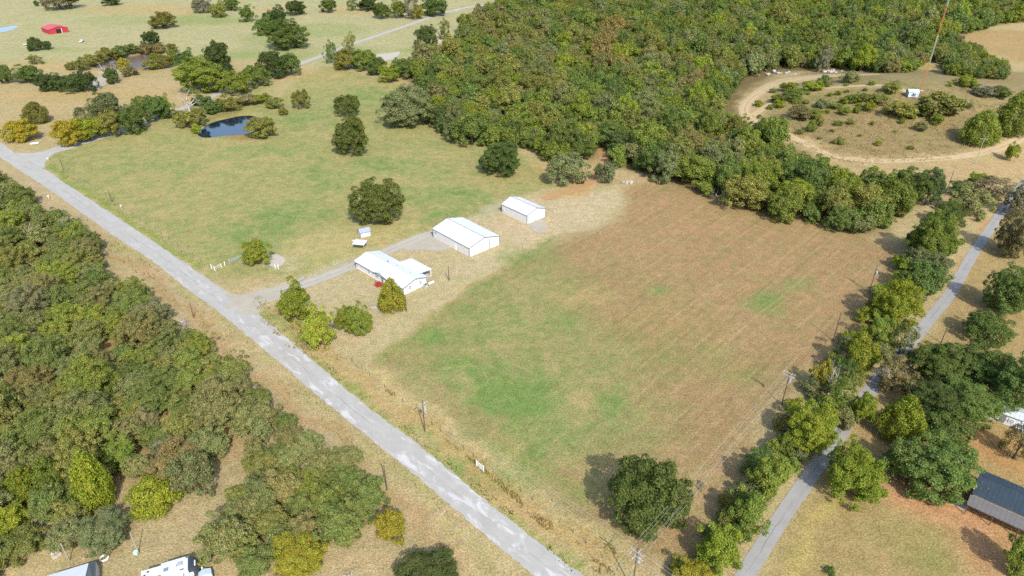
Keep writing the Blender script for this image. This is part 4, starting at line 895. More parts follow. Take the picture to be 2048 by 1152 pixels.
# low entry gable over the front door
e0, ex_ = -y - .45, 1.2
ent = slab((ex_ - 3.4, e0, 2.28), (3.4, 0, .82), (0, 5.2, 0), .06); ent.add(*(lambda m: (m.v, m.f))(slab((ex_, e0, 3.10), (3.4, 0, -.82), (0, 5.2, 0), .06)))
ent.build('entry_roof', M_ROOFW, o)
MB().prism([(ex_ - 3.2, -y - .06, 2.3), (ex_ + 3.2, -y - .06, 2.3), (ex_, -y - .06, 3.05)], (0, .05, 0)).build('entry_gable', M_SIDING, o)
for sx in (-1, 1): MB().prism([(ex_ + sx * 3.42, e0 - .02, 2.18), (ex_, e0 - .02, 3.0), (ex_, e0 - .02, 3.18), (ex_ + sx * 3.42, e0 - .02, 2.36)], (0, -.05, 0)).build('fascia', M_TRIM, o)
for wx, ww in ((-x + 1.0, .9), (-x + 6.6, 1.2), (ex_ - 2.0, 1.7), (ex_ + 4.6, 1.2), (x - 2.6, 1.2)): window(o, 'window', wx, -y - .05, .95, ww, 1.15, 'y-')
d = MB().box(ex_ + .1, ex_ + 1.1, -y - .12, -y - .05, .3, 2.3).build('door', paint('door_glass', (.16, .18, .2), .2, .5), o)
for a, b in ((ex_ - .06, ex_ + .09), (ex_ + 1.11, ex_ + 1.26)): MB().box(a, b, -y - .14, -y - .05, .28, 2.42).build('frame', M_WHITE, d)
MB().box(ex_ + .95, ex_ + 1.02, -y - .17, -y - .12, 1.2, 1.3).build('handle', M_DARK, d)
for yy in (-1.9, 1.9): window(o, 'window', x + .04, yy, .95, .85, 1.15, 'x+')
# rear porch
bp = slab((-.5, y - 1.3, 2.92), (9.6, 0, 0), (0, 5.3, -.5), .08); ribbed(bp, (-.5, y - 1.3, 3.0), (9.6, 0, 0), (0, 5.3, -.5), 10, .03); bp.build('porch_roof', M_ROOFW, o)
for px_ in (0, 4.3, 8.6): MB().box(px_ - .07, px_ + .07, y + 3.7, y + 3.84, -.05, 2.3).build('porch_post', M_WHITE, o)
MB().box(-.3, 8.9, y + .1, y + 4.0, -.05, .16).build('porch_deck', M_CONC, o)
for (vx, vy, vr, vh) in ((-2.2, 1.0, .16, .45), (1.4, 1.5, .09, .3), (7.4, 1.6, .07, .3)):
    zz = 3.65 - abs(vy) / y * 1.2; MB().tube([(vx, vy, zz - .1), (vx, vy, zz + vh)], vr, 8).build('roof_vent', M_DARK, o)
st = MB().box(ex_ - .9, ex_ + 2.0, -y - 1.75, -y - .15, .08, .22)
for i in range(3): st.box(ex_ - .5, ex_ + 1.5, -y - 2.05 - i * .3, -y - 1.76 - i * .3, -.05, .14 - i * .05)
st.build('red_steps', M_RED, o)
for px_ in (ex_ - .8, ex_ + .4, ex_ + 1.9): MB().box(px_ - .05, px_ + .05, -y - 1.7, -y - 1.6, .22, 1.0).build('rail_post', M_RED, o)
MB().box(ex_ - .85, ex_ + 1.95, -y - 1.69, -y - 1.61, 1.0, 1.06).build('hand_rail', M_RED, o)
tag(o, 'long white farmhouse with pale metal roof and red front steps', 'house')
u = Vector((math.cos(HA), math.sin(HA))); v = Vector((-u.y, u.x)); hc = Vector(o.location[:2])
def hp(a, b): p = hc + u * a + v * b; return (p.x, p.y, 0)
a = empty('air_conditioner', hp(x + 1.0, y - 1.2), HA)
MB().box(-.45, .45, -.45, .45, 0, .85).build('housing', M_STEEL, a); MB().tube([(0, 0, .85), (0, 0, .9)], .36, 12).build('fan_grille', M_DARK, a); MB().box(-.6, .6, -.6, .6, -.05, .05).build('pad', M_CONC, a)
tag(a, 'grey outdoor air-conditioning unit at the house gable', 'air conditioner')
t = empty('propane_tank', hp(x + 1.2, y + .7), HA + R(90))
MB().tube([(-1.0, 0, .62), (-.9, 0, .62), (.9, 0, .62), (1.0, 0, .62)], [.18, .36, .36, .18], 12).build('tank', M_WHITE, t, True)
for s_ in (-.6, .6): MB().box(s_ - .08, s_ + .08, -.3, .3, -.02, .34).build('leg', M_STEEL, t)
tag(t, 'white propane tank beside the house gable', 'tank')
# small grey shed under the lone oak
o = empty('garden_shed', (*g(729, 470), 0), R(28))
M_SHEDW = paint('whitewashed_board', (.40, .385, .39), .7, .2, 0, .12, 1.2, (.42, .36, .3), .3); M_SHEDR = paint('grey_blue_roof_metal', (.24, .28, .33), .45, .4, .2, .12, 1)
gable(o, 3.4, 2.9, 1.75, 2.6, M_SHEDW, M_SHEDR, M_TRIM, .15, .4)
MB().box(-.9, .0, -1.58, -1.50, 0, 1.6).build('door', paint('shed_door', (.45, .44, .46), .7), o); window(o, 'window', .9, -1.5, .8, .6, .6, 'y-')
tag(o, 'small grey metal-roofed garden shed below the lone oak', 'shed')
# white carport roof on posts
o = empty('carport', (*g(721, 497), 0), R(-12))
mb = slab((-2.0, -1.5, 2.05), (4.0, 0, 0), (0, 3.0, .25), .06); ribbed(mb, (-2.0, -1.5, 2.11), (4.0, 0, 0), (0, 3.0, .25), 8, .03); mb.build('roof', M_ROOFW, o)
MB().box(-2.9, -2.05, .5, 1.4, 2.05, 2.12).build('awning', M_ROOFW, o)
for a_ in (-1.8, 1.8):
    for b_ in (-1.35, 1.3): MB().box(a_ - .05, a_ + .05, b_ - .05, b_ + .05, -.05, 2.1).build('post', M_POLEGREY, o)
tag(o, 'small white flat-roofed carport beside the house', 'carport')
# red barn, far
q0 = g(80, 62); q1 = g(100, 69); RA = math.atan2(q1[1] - q0[1], q1[0] - q0[0])
o = empty('red_barn', frame(q1, 15.0, 13.0, RA), RA)
M_BARNR = paint('red_barn_roof', (.33, .055, .065), .5, .4, 0, .06, .5); M_BARNW = paint('red_barn_wall', (.28, .022, .03), .6)
gable(o, 15.0, 13.0, 3.2, 4.9, M_BARNW, M_BARNR, M_BARNW, .3, 1.2)
MB().box(7.55, 7.62, -1.8, 1.8, 0, 3.0).build('dark_doorway_panel', M_BLACK, o); MB().box(7.55, 7.7, 1.9, 2.2, 0, 3.4).build('door_track', M_WHITE, o)  # black panel on the closed wall paints the unlit inside
tag(o, 'red metal barn with dark open doorway in the far pasture', 'barn')
# tower hut
hx, hy, hz = gt(1823, 192); o = empty('tower_hut', (hx, hy, hz), R(-8))
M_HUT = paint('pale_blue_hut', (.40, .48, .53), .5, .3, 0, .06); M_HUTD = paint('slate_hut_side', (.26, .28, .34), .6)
gable(o, 4.6, 3.8, 2.4, 3.3, M_HUT, M_ROOFW, M_STEEL, .15, .6)
MB().box(-.4, 1.4, -3.3, -1.95, 1.9, 2.05).build('porch_roof', M_ROOFW, o); MB().box(-.3, .7, -2.02, -1.95, 0, 1.85).build('door', M_HUTD, o)
for a_ in (-.3, 1.3): MB().box(a_ - .05, a_ + .05, -3.2, -3.1, -.2, 1.9).build('post', M_STEEL, o)
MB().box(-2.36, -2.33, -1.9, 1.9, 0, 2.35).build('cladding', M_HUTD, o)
tag(o, 'pale blue equipment hut on the hilltop beside the mast', 'hut')
# guyed lattice mast
tx, ty, tz = gt(1842, 181); o = empty('radio_mast', (tx, ty, tz)); HM = 62.0
M_ORANGE = paint('aviation_orange', (.38, .125, .06), .5, .3, 0, .12, .3); M_MASTW = paint('mast_white', (.36, .33, .27), .5, .3, 0, .1, .3)
sec = 13.0; zb = 0.0; i = 0
while zb < HM:
    zt = min(zb + sec, HM); mb = MB(); c3 = [(.34 * math.cos(k * 2.0944), .34 * math.sin(k * 2.0944)) for k in range(3)]
    for (cx_, cy_) in c3: mb.tube([(cx_, cy_, zb), (cx_, cy_, zt)], .055, 5)
    z_ = zb; k = 0
    while z_ < zt - .1:
        z2 = min(z_ + .9, zt)
        for e in range(3):
            p, q_ = c3[e], c3[(e + 1) % 3]
            if k % 2: p, q_ = q_, p
            mb.tube([(*p, z_), (*q_, z2)], .025, 4, False); mb.tube([(*p, z_), (*q_, z_)], .02, 4, False)
        z_ = z2; k += 1
    mb.build('mast_section', M_ORANGE if i % 2 == 0 else M_MASTW, o); zb = zt; i += 1
MB().box(-.8, .8, -.8, .8, -.4, .25).build('footing', M_CONC, o)
for k in range(3):
    an = R(40 + 120 * k)
    for zz, rr in ((20, 22), (40, 30), (58, 36)):
        ex2, ey2 = math.cos(an) * rr, math.sin(an) * rr; MB().tube([(0, 0, zz), (ex2, ey2, float(terr(tx + ex2, ty + ey2)) - tz)], .012, 4, False).build('guy_wire', M_STEEL, o)
tag(o, 'tall orange and white guyed radio mast on the hill', 'mast')
# blue-roofed house at the right edge
BA = R(-41); c0 = g(1944, 986, 3.3); o = empty('blue_roofed_house', (c0[0], c0[1], 0), BA)
M_BLUER = paint('dark_blue_roof_metal', (.024, .037, .050), .55, .3, .15, .12, .8, (.05, .065, .075), .3); M_GREYR = paint('grey_brown_roof_metal', (.11, .102, .098), .5, .4, .1, .1, .8)
Lb, sl = 22.0, 4.6
def roofpart(name, mat, p0, ex, ey, n):
    mb = slab(p0, ex, ey, .06); nn = Vector(ex).cross(Vector(ey)).normalized() * .06; ribbed(mb, tuple(Vector(p0) + nn), ex, ey, n, .022, .05); return mb.build(name, mat, o)
roofpart('roof_slope', M_BLUER, (0, 0, 3.2), (Lb, 0, 0), (0, sl, 1.15), 30)
roofpart('roof_slope', M_BLUER, (Lb, sl * 1.55, 3.72), (-Lb, 0, 0), (0, -sl * .55 + .02, .62), 30)
roofpart('lean_to_roof', M_GREYR, (-.1, -2.6, 2.45), (Lb, 0, 0), (0, 2.55, .45), 30)
MB().box(-.05, Lb, sl - .12, sl + .12, 4.39, 4.47).build('ridge_cap', M_BLUER, o)
M_BW = paint('tan_siding', (.42, .36, .29), .8)
for a in ((.25, Lb - .3, .2, .32), (.25, Lb - .3, sl * 1.5, sl * 1.5 + .12)): MB().box(a[0], a[1], a[2], a[3], -.1, 3.15).build('wall', M_BW, o)
MB().prism([(.25, .33, -.1), (.25, sl * 1.5 - .01, -.1), (.25, sl * 1.5 - .01, 3.6), (.25, sl, 4.25), (.25, .33, 3.15)], (.12, 0, 0)).build('wall', M_BW, o)
for k in range(6): MB().box(.1 + k * 4, .25 + k * 4, -2.5, -2.35, -.1, 2.45).build('post', M_POLE, o)
MB().box(-2.2, 0.1, -1.5, 1.5, -.05, .1).build('step', M_CONC, o)
tag(o, 'house with dark blue ribbed roof and grey lean-to at the right edge', 'house')
# grey shed roof bottom left
o = empty('grey_shed', (*g(150, 1160), 0)); ox, oy = o.location[:2]
def lp(px, py, z): a = g(px, py, z); return (a[0] - ox, a[1] - oy, z)
M_GSH = paint('pale_grey_roof_metal', (.38, .41, .44), .45, .4, .2, .05, .6); M_GSD = paint('shade_dark_roof_metal', (.075, .085, .095), .5, .4, .2, .1, .6)  # darker colour paints shade onto the right slope, turned from the sun
A_, B_, C_, D_ = lp(177, 1126, 3.2), lp(163, 1185, 3.2), lp(70, 1215, 2.5), lp(92, 1152, 2.5)
E_, G_ = lp(192, 1121, 2.3), lp(190, 1180, 2.3)
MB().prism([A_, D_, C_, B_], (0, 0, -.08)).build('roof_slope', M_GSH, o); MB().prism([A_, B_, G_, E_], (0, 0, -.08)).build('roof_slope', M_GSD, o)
ins_ = lambda p: (p[0] * .96, p[1] * .96, p[2])
q4 = [ins_(E_), ins_(G_), ins_(C_), ins_(D_)]
for i in range(4):
    p, q_ = q4[i], q4[(i + 1) % 4]; dx, dy = q_[0] - p[0], q_[1] - p[1]; ln = math.hypot(dx, dy); n_ = (-dy / ln * .08, dx / ln * .08, 0)
    MB().prism([(p[0], p[1], -.1), (q_[0], q_[1], -.1), (q_[0], q_[1], q_[2] - .12), (p[0], p[1], p[2] - .12)], n_).build('wall', M_WALLB, o)
tag(o, 'shed with pale grey roof, right slope coloured as in shade, at the lower left edge', 'shed')

# ------------------------------------------------------------------ travel trailer
RVA = R(22); r0 = g(342, 1131, 3.4); o = empty('travel_trailer', (r0[0] - .1, r0[1] - .55, 0), RVA)
M_RV = paint('trailer_white', (.44, .45, .465), .35, .5, 0, .03, .5); M_CAP = paint('trailer_front_cap', (.028, .038, .048), .5, .3); M_RVD = paint('trailer_stripe', (.10, .11, .13), .4, .5)
Lr, Wr = 8.4, 2.45; xr, yr = Lr / 2, Wr / 2
MB().prism([(-xr, -yr, .65), (xr - 1.6, -yr, .65), (xr - 1.35, -yr, 1.0), (xr - 1.35, -yr, 3.1), (-xr, -yr, 3.1)], (0, Wr, 0)).build('body', M_RV, o)
MB().box(-xr - .03, xr - 1.4, -yr - .03, yr + .03, 3.102, 3.22).build('roof', M_RV, o)
capn = 7; pf = [(xr - 1.39, 3.21), (xr - .95, 3.19), (xr - .5, 3.06), (xr - .15, 2.82), (xr + .05, 2.45), (xr + .10, 2.0), (xr + .0, 1.5), (xr - .35, 1.05)]
mb = MB()
for i in range(len(pf) - 1):
    (a0, z0), (a1, z1) = pf[i], pf[i + 1]
    for j in range(capn):
        t0, t1 = -1 + 2 * j / capn, -1 + 2 * (j + 1) / capn
        f_ = lambda t, i_: -.38 * abs(t) ** 3 * min(1, i_ / 2)
        mb.add([(a0 + f_(t0, i), t0 * (yr + .02), z0), (a1 + f_(t0, i + 1), t0 * (yr + .02), z1), (a1 + f_(t1, i + 1), t1 * (yr + .02), z1), (a0 + f_(t1, i), t1 * (yr + .02), z0)], [(0, 1, 2, 3)])
for sy in (-1, 1): mb.add([(a + (-.38 * min(1, i / 2)), sy * (yr + .02), z) for i, (a, z) in enumerate(pf)] + [(xr - 1.39, sy * (yr + .02), 1.0)], [tuple(range(len(pf) + 1)) if sy < 0 else tuple(range(len(pf) + 1))[::-1]])
cap = mb.build('front_cap', M_CAP, o)
for j in range(7): MB().prism([(xr - .48, -.62 + j * .17, 3.07), (xr - .48, -.50 + j * .17, 3.07), (xr - .30, -.50 + j * .17, 2.95), (xr - .30, -.62 + j * .17, 2.95)], (.02, 0, .03)).build('lettering', M_WHITE, cap)
MB().box(-1.3, 2.4, yr + .002, yr + .50, .9, 3.02).build('slide_out', M_RV, o); MB().box(-1.32, 2.42, yr + .004, yr + .53, 3.022, 3.08).build('slide_out_roof', M_RV, o)
MB().box(-1.1, 2.0, -yr - .62, -yr - .002, .9, 2.9).build('slide_out', M_RV, o); MB().box(-1.14, 2.04, -yr - .66, -yr - .034, 2.902, 2.97).build('slide_out_roof', M_RV, o)
MB().box(2.45, 3.0, yr + .02, yr + .6, 2.9, 3.05).build('awning', paint('green_awning', (.05, .10, .06), .7), o)
for (a, b, w_, h_, c, m_) in ((1.6, .25, .75, .7, .30, M_STEEL), (-.5, .05, .7, .65, .12, paint('smoked_lid', (.12, .18, .24), .2, .5)), (1.25, .25, .32, .32, .1, M_DARK), (-3.2, .7, .35, .25, .08, M_DARK), (-3.7, .15, .3, .35, .06, paint('maroon_lid', (.16, .03, .05), .5)), (-1.6, -.8, .7, .22, .06, M_RVD), (1.9, -.85, .6, .22, .06, M_RVD)):
    MB().box(a - w_ / 2, a + w_ / 2, b - h_ / 2, b + h_ / 2, 3.221, 3.221 + c).build('roof_vent' if c < .25 else 'air_conditioner', m_, o)
MB().box(-xr + .2, xr - 1.3, -yr - .012, -yr + .01, 1.25, 1.4).build('side_stripe', M_RVD, o)
for a in (-2.6, 3.0): window(o, 'window', a, -yr, 1.7, .8, .6, 'y-')
for a in (-.9, -.05):
    for b in (-1, 1):
        wh = MB().tube([(a, b * (yr - .22), .36), (a, b * (yr + .01), .36)], .36, 14).build('wheel', M_DARK, o); MB().tube([(a, b * (yr + .012), .36), (a, b * (yr + .03), .36)], .19, 10).build('rim', M_STEEL, wh)
MB().tube([(xr - .4, .7, .6), (xr + 1.0, 0, .55)], .06, 5).tube([(xr - .4, -.7, .6), (xr + 1.0, 0, .55)], .06, 5).build('hitch', M_DARK, o)
MB().tube([(xr + .7, 0, -.02), (xr + .7, 0, .95)], .05, 6).build('jack', M_STEEL, o)
for b in (-.28, .28): MB().tube([(xr + .3, b, .58), (xr + .3, b, 1.05), (xr + .3, b, 1.12)], [.16, .16, .07], 9).build('gas_bottle', M_WHITE, o)
tag(o, 'white travel trailer with dark front cap parked in the clearing', 'travel trailer')
# small tarp-covered trailer beside it
o = empty('utility_trailer', (*g(413, 1158), 0), R(25))
MB().box(-1.2, 1.2, -.8, .8, .5, .62).build('bed', M_DARK, o); mb = MB(); mb.prism([(-1.1, -.75, .62), (1.1, -.75, .62), (1.0, -.3, 1.15), (0, -.1, 1.3), (-1.0, -.3, 1.1)], (0, 1.2, .05)); mb.build('tarp', paint('pale_blue_tarp', (.28, .36, .42), .5), o)
for a in (-.7, .7): MB().tube([(0, a - .1, .3), (0, a + .1, .3)], .3, 12).build('wheel', M_DARK, o)
tag(o, 'small trailer under a pale blue tarp at the lower edge', 'trailer')
# white tractor tyre ring
o = MB(); n = 20
for rr, zz in ((.62, .18),):
    pts = [(rr * math.cos(t), rr * math.sin(t), zz) for t in np.linspace(0, 2 * math.pi, n + 1)]; o.tube(pts, .17, 7, False)
o = o.build('painted_tyre', M_WHITE, None, True); o.location = (*g(209, 1117), 0); tag(o, 'white painted tyre lying flat beside the grey shed', 'tyre')

# ------------------------------------------------------------------ poles and wires
def pole(px, py, h, label, arms=(), mat=None, extra=None, r=.14, rz=0.0, world=None, name='utility_pole'):
    x_, y_, z_ = world or gt(px, py); o = empty(name, (x_, y_, z_ - .05), rz); m = mat or M_POLE
    MB().tube([(0, 0, -.3), (.0, 0, h * .5), (0, 0, h)], [r, r * .85, r * .65], 8).build('pole', m, o)
    for (az, half, ang) in arms:
        ca, sa = math.cos(ang), math.sin(ang); arm = MB()
        e = Vector((ca, sa, 0)); n_ = Vector((-sa, ca, 0)) * .07; off = Vector((-sa, ca, 0)) * .12
        p = off - e * half - n_; arm.prism([tuple(p + Vector((0, 0, az))), tuple(p + e * 2 * half + Vector((0, 0, az))), tuple(p + e * 2 * half + n_ * 2 + Vector((0, 0, az))), tuple(p + n_ * 2 + Vector((0, 0, az)))], (0, 0, .13))
        a_ = arm.build('crossarm', M_POLEGREY if mat is M_POLEGREY else M_POLEGREY, o)
        for k in (-1, -.5, .5, 1):
            c = off + e * (half * .94 * k); MB().tube([(c.x, c.y, az + .13), (c.x, c.y, az + .22), (c.x, c.y, az + .34)], [.025, .05, .04], 7).build('insulator', M_INS, a_)
    if extra == 'transformer':
        t_ = MB().tube([(.42, 0, h * .68), (.42, 0, h * .68 + .95)], .27, 12).build('transformer', M_STEEL, o); MB().tube([(.42, 0, h * .68 + .95), (.42, 0, h * .68 + 1.2)], .05, 6).build('bushing', M_INS, t_)
    return tag(o, label, 'utility pole', 'power poles' if arms else 'plain poles')
LN = R(47.5)                        # line along the lane
RD = R(-43.5)
corner = (19.7, 70.5, 0)
pole(0, 0, 10.2, 'double-armed power pole at the lower edge where two lines meet', [(9.3, 1.25, LN + R(90)), (8.6, 1.25, RD + R(90)), (8.2, 1.2, LN + R(90))], world=corner, extra='transformer')
pb = gt(1563, 810); pole(1563, 810, 9.7, 'tall double-armed power pole beside the hedgerow', [(8.9, 1.25, LN + R(90)), (8.1, 1.25, LN + R(90))], extra='transformer')
pc = gt(1666, 681); pole(1666, 681, 8.6, 'dark pole between field and hedgerow with long shadow', [])
pd_ = gt(1738, 585); pole(1738, 585, 8.6, 'pole with pale transformer half hidden by tree shadows', [(8.0, 1.1, LN + R(90))], extra='transformer')
pe = gt(1890, 392); pole(1890, 392, 10.3, 'white-armed pole at the hedgerow top', [(9.9, 1.4, R(-20))])
pf_ = gt(1950, 328); pole(1950, 328, 10.8, 'silvery pole with white crossarm beside the hill track', [(10.4, 1.4, R(-10))], mat=M_POLEGREY)
ph = gt(850, 863); pole(850, 863, 8.6, 'lone power pole with crossarm between road and field', [(7.4, 1.25, RD + R(90))], extra='transformer')
pole(127, 340, 4.9, 'thin dark pole nearest the road junction'); pole(224, 404, 4.9, 'thin dark pole beside the road in the pasture edge')
pole(388, 636, 4.7, 'thin dark pole between the wood and the road'); pole(898, 561, 5.0, 'thin dark pole in the yard right of the house')
pole(813, 624, 5.0, 'thin dark pole behind the golden yard tree'); pole(651, 702, 3.6, 'thin dark post below the bright yard tree')
pole(678, 719, 4.0, 'very thin pale pole in the yard corner', mat=M_POLEGREY, r=.06)
pole(774, 980, 6.6, 'dark leaning pole between the wood tip and the road'); pole(1882, 686, 4.8, 'thin dark pole right of the lane')
pole(354, 1003, 5.0, 'pale wooden pole in the clearing', mat=M_POLEGREY); pole(139, 1122, 4.6, 'pale pole behind the grey shed', mat=M_POLEGREY, r=.1)
px_ = gt(277, 1106); pole(277, 1106, 5.2, 'slender pole with green meter box above the trailer', r=.09, mat=M_POLEGREY)
pole(1927, 208, 6.8, 'thin pole on the hill right of the mast', r=.1)
b = MB().box(-.3, .3, -.28, .28, .35, 1.0).build('meter_box', paint('pale_green_box', (.35, .58, .50), .5)); b.location = (px_[0] - .05, px_[1] - .42, 0)
MB().tube([(-.2, 0, -.05), (-.2, 0, .35)], .05, 6).tube([(.2, 0, -.05), (.2, 0, .35)], .05, 6).build('leg', M_STEEL, b); tag(b, 'pale green utility box at the foot of the slender pole', 'utility box')
def wires(a, b, ha, hb, offs, ang, label, group, sag=.5, r=.011):
    e = Vector((math.cos(ang), math.sin(ang), 0))
    for k, of in enumerate(offs):
        A0 = Vector((a[0], a[1], a[2] + ha)) + e * of; B0 = Vector((b[0], b[1], b[2] + hb)) + e * of
        pts = [tuple(A0.lerp(B0, t) - Vector((0, 0, sag * 4 * t * (1 - t)))) for t in np.linspace(0, 1, 13)]
        tag(MB().tube(pts, r, 5).build('power_line', M_WIRE), label, 'power line', group)
wires(corner, pb, 9.65, 9.25, (-1.15, -.6, .6, 1.15), LN + R(90), 'thin pale wire along the hedgerow from the corner pole to the tall pole', 'wires along the hedgerow')
wires(corner, pb, 8.5, 8.4, (0,), LN + R(90), 'lowest pale wire along the hedgerow below the others', 'wires along the hedgerow')
wires(corner, ph, 8.95, 7.75, (-1.15, -.55, .55, 1.15), RD + R(90), 'thin pale wire along the road from the corner pole to the lone pole', 'wires along the road')
ext = (corner[0] - 40, corner[1] - 44, 0); wires(corner, ext, 9.65, 9.65, (-1.15, .6, 1.15), LN + R(90), 'thin pale wire leaving the corner pole across the lower edge', 'wires leaving the picture')
ext = (corner[0] + 40, corner[1] - 38, 0); wires(corner, ext, 8.95, 8.95, (-1.15, -.55, .55, 1.15), RD + R(90), 'thin pale wire leaving the corner pole towards the lane', 'wires towards the lane')

# ------------------------------------------------------------------ fences, gates, signs
def rails(name, label, cat, pts, h, nr, mat, post_every=2.4, pr=.06, rr=.04, group=None, gate=False):
    a = Vector(g(*pts[0])); b = Vector(g(*pts[1])); L = (b - a).length; o = empty(name, (a.x, a.y, 0), math.atan2(b.y - a.y, b.x - a.x)); n = max(1, round(L / post_every))
    for i in range(n + 1): MB().box(i * L / n - pr, i * L / n + pr, -pr, pr, -.1, h + .05).build('post', mat, o)
    for k in range(nr):
        z_ = h * (k + .6) / nr; MB().box(pr + .003, L - pr - .003, -rr / 2, rr / 2, z_ - rr, z_ + rr).build('rail', mat, o)
    return tag(o, label, cat, group)
rails('white_fence', 'white rail fence panel at the road end of the yard fence', 'fence', [(430, 541), (443, 535)], 1.3, 2, M_WHITE, 2.0, .08, .05)
rails('white_fence', 'short white fence with corner post beside the road verge', 'fence', [(423, 537), (430, 542)], 1.4, 2, M_WHITE, 1.5, .08, .05)
rails('field_gate', 'pale grey pipe gate left of the round yard tree', 'gate', [(459, 527), (484, 517)], 1.3, 5, M_STEEL, 9, .10, .05)
rails('field_gate', 'pale pipe gate beside the driveway', 'gate', [(593, 570), (608, 561)], 1.3, 5, M_STEEL, 9, .10, .05)
rails('slatted_sign', 'white slatted panel standing in weeds beside the road', 'sign', [(953, 932), (967, 943)], 1.5, 4, M_WHITE, 9, .07, .07)
for (px, py, lab) in ((551, 537, 'left white post on the concrete slab'), (557, 538, 'right white post on the concrete slab'), (450, 531, 'white post left of the pipe gate')):
    o = MB().tube([(0, 0, -.1), (0, 0, 1.35), (0, 0, 1.5)], [.11, .11, .02], 8).build('post', M_WHITE); o.name = 'bollard_post'; o.location = (*g(px, py), 0); tag(o, lab, 'post')
def wirefence(label, pts, n, group=None):
    w_ = catmull([Vector(g(*p)) for p in pts], 1.0); L = len(w_) - 1; o = empty('wire_fence', (w_[0].x, w_[0].y, 0)); ox_, oy_ = w_[0]
    for i in range(n):
        p = w_[round(i * L / (n - 1))]; MB().tube([(p.x - ox_, p.y - oy_, -.2), (p.x - ox_ + random.uniform(-.04, .04), p.y - oy_, 1.25)], .055, 5).build('post', M_POLE if i % 4 else M_POLEGREY, o)
    for z_ in (.5, .85, 1.15): MB().tube([(p.x - ox_, p.y - oy_, z_) for p in w_[::4]], .007, 3).build('strand', M_STEEL, o)
    return tag(o, label, 'fence')
wirefence('wire fence on thin posts between the road verge and the mown field', [(690, 712), (800, 800), (900, 878), (1010, 960), (1120, 1045), (1235, 1140)], 26)
wirefence('wire fence along the far pasture edge beside the road', [(118, 326), (210, 392), (320, 466), (420, 536)], 24)
# mailbox, sign boards, small white things
def mailbox(px, py, label):
    o = empty('mailbox', (*g(px, py), 0), R(40)); MB().box(-.05, .05, -.05, .05, -.1, 1.05).build('post', M_WHITE, o)
    mb = MB(); mb.prism([(-.28, -.14, 1.05), (-.28, .14, 1.05), (-.28, .14, 1.22), (-.28, .08, 1.32), (-.28, -.08, 1.32), (-.28, -.14, 1.22)], (.56, 0, 0)); mb.build('box', M_WHITE, o); MB().box(.0, .03, .145, .165, 1.1, 1.4).build('flag', M_RED, o); return tag(o, label, 'mailbox')
mailbox(98, 398, 'white mailbox below the wood edge by the road'); mailbox(243, 417, 'white mailbox beside the road on the pasture side'); mailbox(97, 322, 'white mailbox at the road junction corner')
def board(px, py, w_, d_, label, name='fallen_sheet', rz=.4, mat=None):
    o = empty(name, (*g(px, py), 0), rz); MB().box(-w_ / 2, w_ / 2, -d_ / 2, d_ / 2, .12, .2).build('sheet', mat or M_WHITE, o)
    for a in (-.35, .35): MB().box(-w_ / 2 + .05, w_ / 2 - .05, a * d_ - .06, a * d_ + .06, -.02, .118).build('bearer', M_POLEGREY, o)
    return tag(o, label, 'metal sheet')
board(69, 287, 3.2, 2.2, 'white sheet lying in the grass by the road junction'); board(748, 616, 1.6, 1.2, 'pale sheet lying in the yard beside the golden tree', mat=M_CONC)
def rocks(px, py, n, spread, size, label, mat, name='rock_pile', cat='rocks'):
    x_, y_, z_ = gt(px, py); o = empty(name, (x_, y_, z_)); rs = np.random.default_rng(int(px * 7 + py))
    for i in range(n):
        bm = bmesh.new(); bmesh.ops.create_icosphere(bm, subdivisions=1, radius=1)
        for v_ in bm.verts: v_.co *= rs.uniform(.7, 1.25)
        s_ = size * rs.uniform(.45, 1.1); bmesh.ops.scale(bm, vec=(s_, s_ * rs.uniform(.6, 1), s_ * rs.uniform(.4, .7)), verts=bm.verts); me = bpy.data.meshes.new('stone'); bm.to_mesh(me); bm.free(); me.materials.append(mat)
        c = link(bpy.data.objects.new('stone', me), o); c.location = (rs.normal() * spread, rs.normal() * spread * .5, s_ * .2); c.rotation_euler = (0, 0, rs.uniform(0, 6))
    return tag(o, label, cat)
M_STONE = paint('pale_stone', (.30, .26, .21), .9, .15, 0, .2, 1); M_RUBB = paint('pale_rubble', (.26, .245, .23), .8, .2, 0, .25, 1); M_RUST = paint('rusty_scrap', (.30, .12, .06), .9, .2, 0, .3, 1)
rocks(1255, 365, 8, 1.6, 1.1, 'heap of pale boulders at the edge of the wood above the field', M_STONE)
rocks(1112, 424, 6, .9, .6, 'low scatter of pale stones beside the small metal shed', M_STONE)
rocks(1562, 148, 16, 5.0, 1.5, 'long pale rubble heap at the back of the sandy pad', M_RUBB); rocks(1660, 144, 10, 2.2, 1.5, 'white rubble heap at the right end of the sandy pad', M_RUBB)
rocks(885, 84, 14, 4.5, 1.6, 'pale rubble heap between the dark round oak and the wood', M_RUBB); rocks(767, 487, 9, .8, .4, 'small rusty scrap heap beside the driveway', M_RUST)
rocks(110, 1112, 5, .8, .7, 'pale stone blocks under the oak beside the grey shed', M_STONE); rocks(294, 47, 4, .9, .8, 'rusty machinery scrap left of the round olive oak', M_RUST)
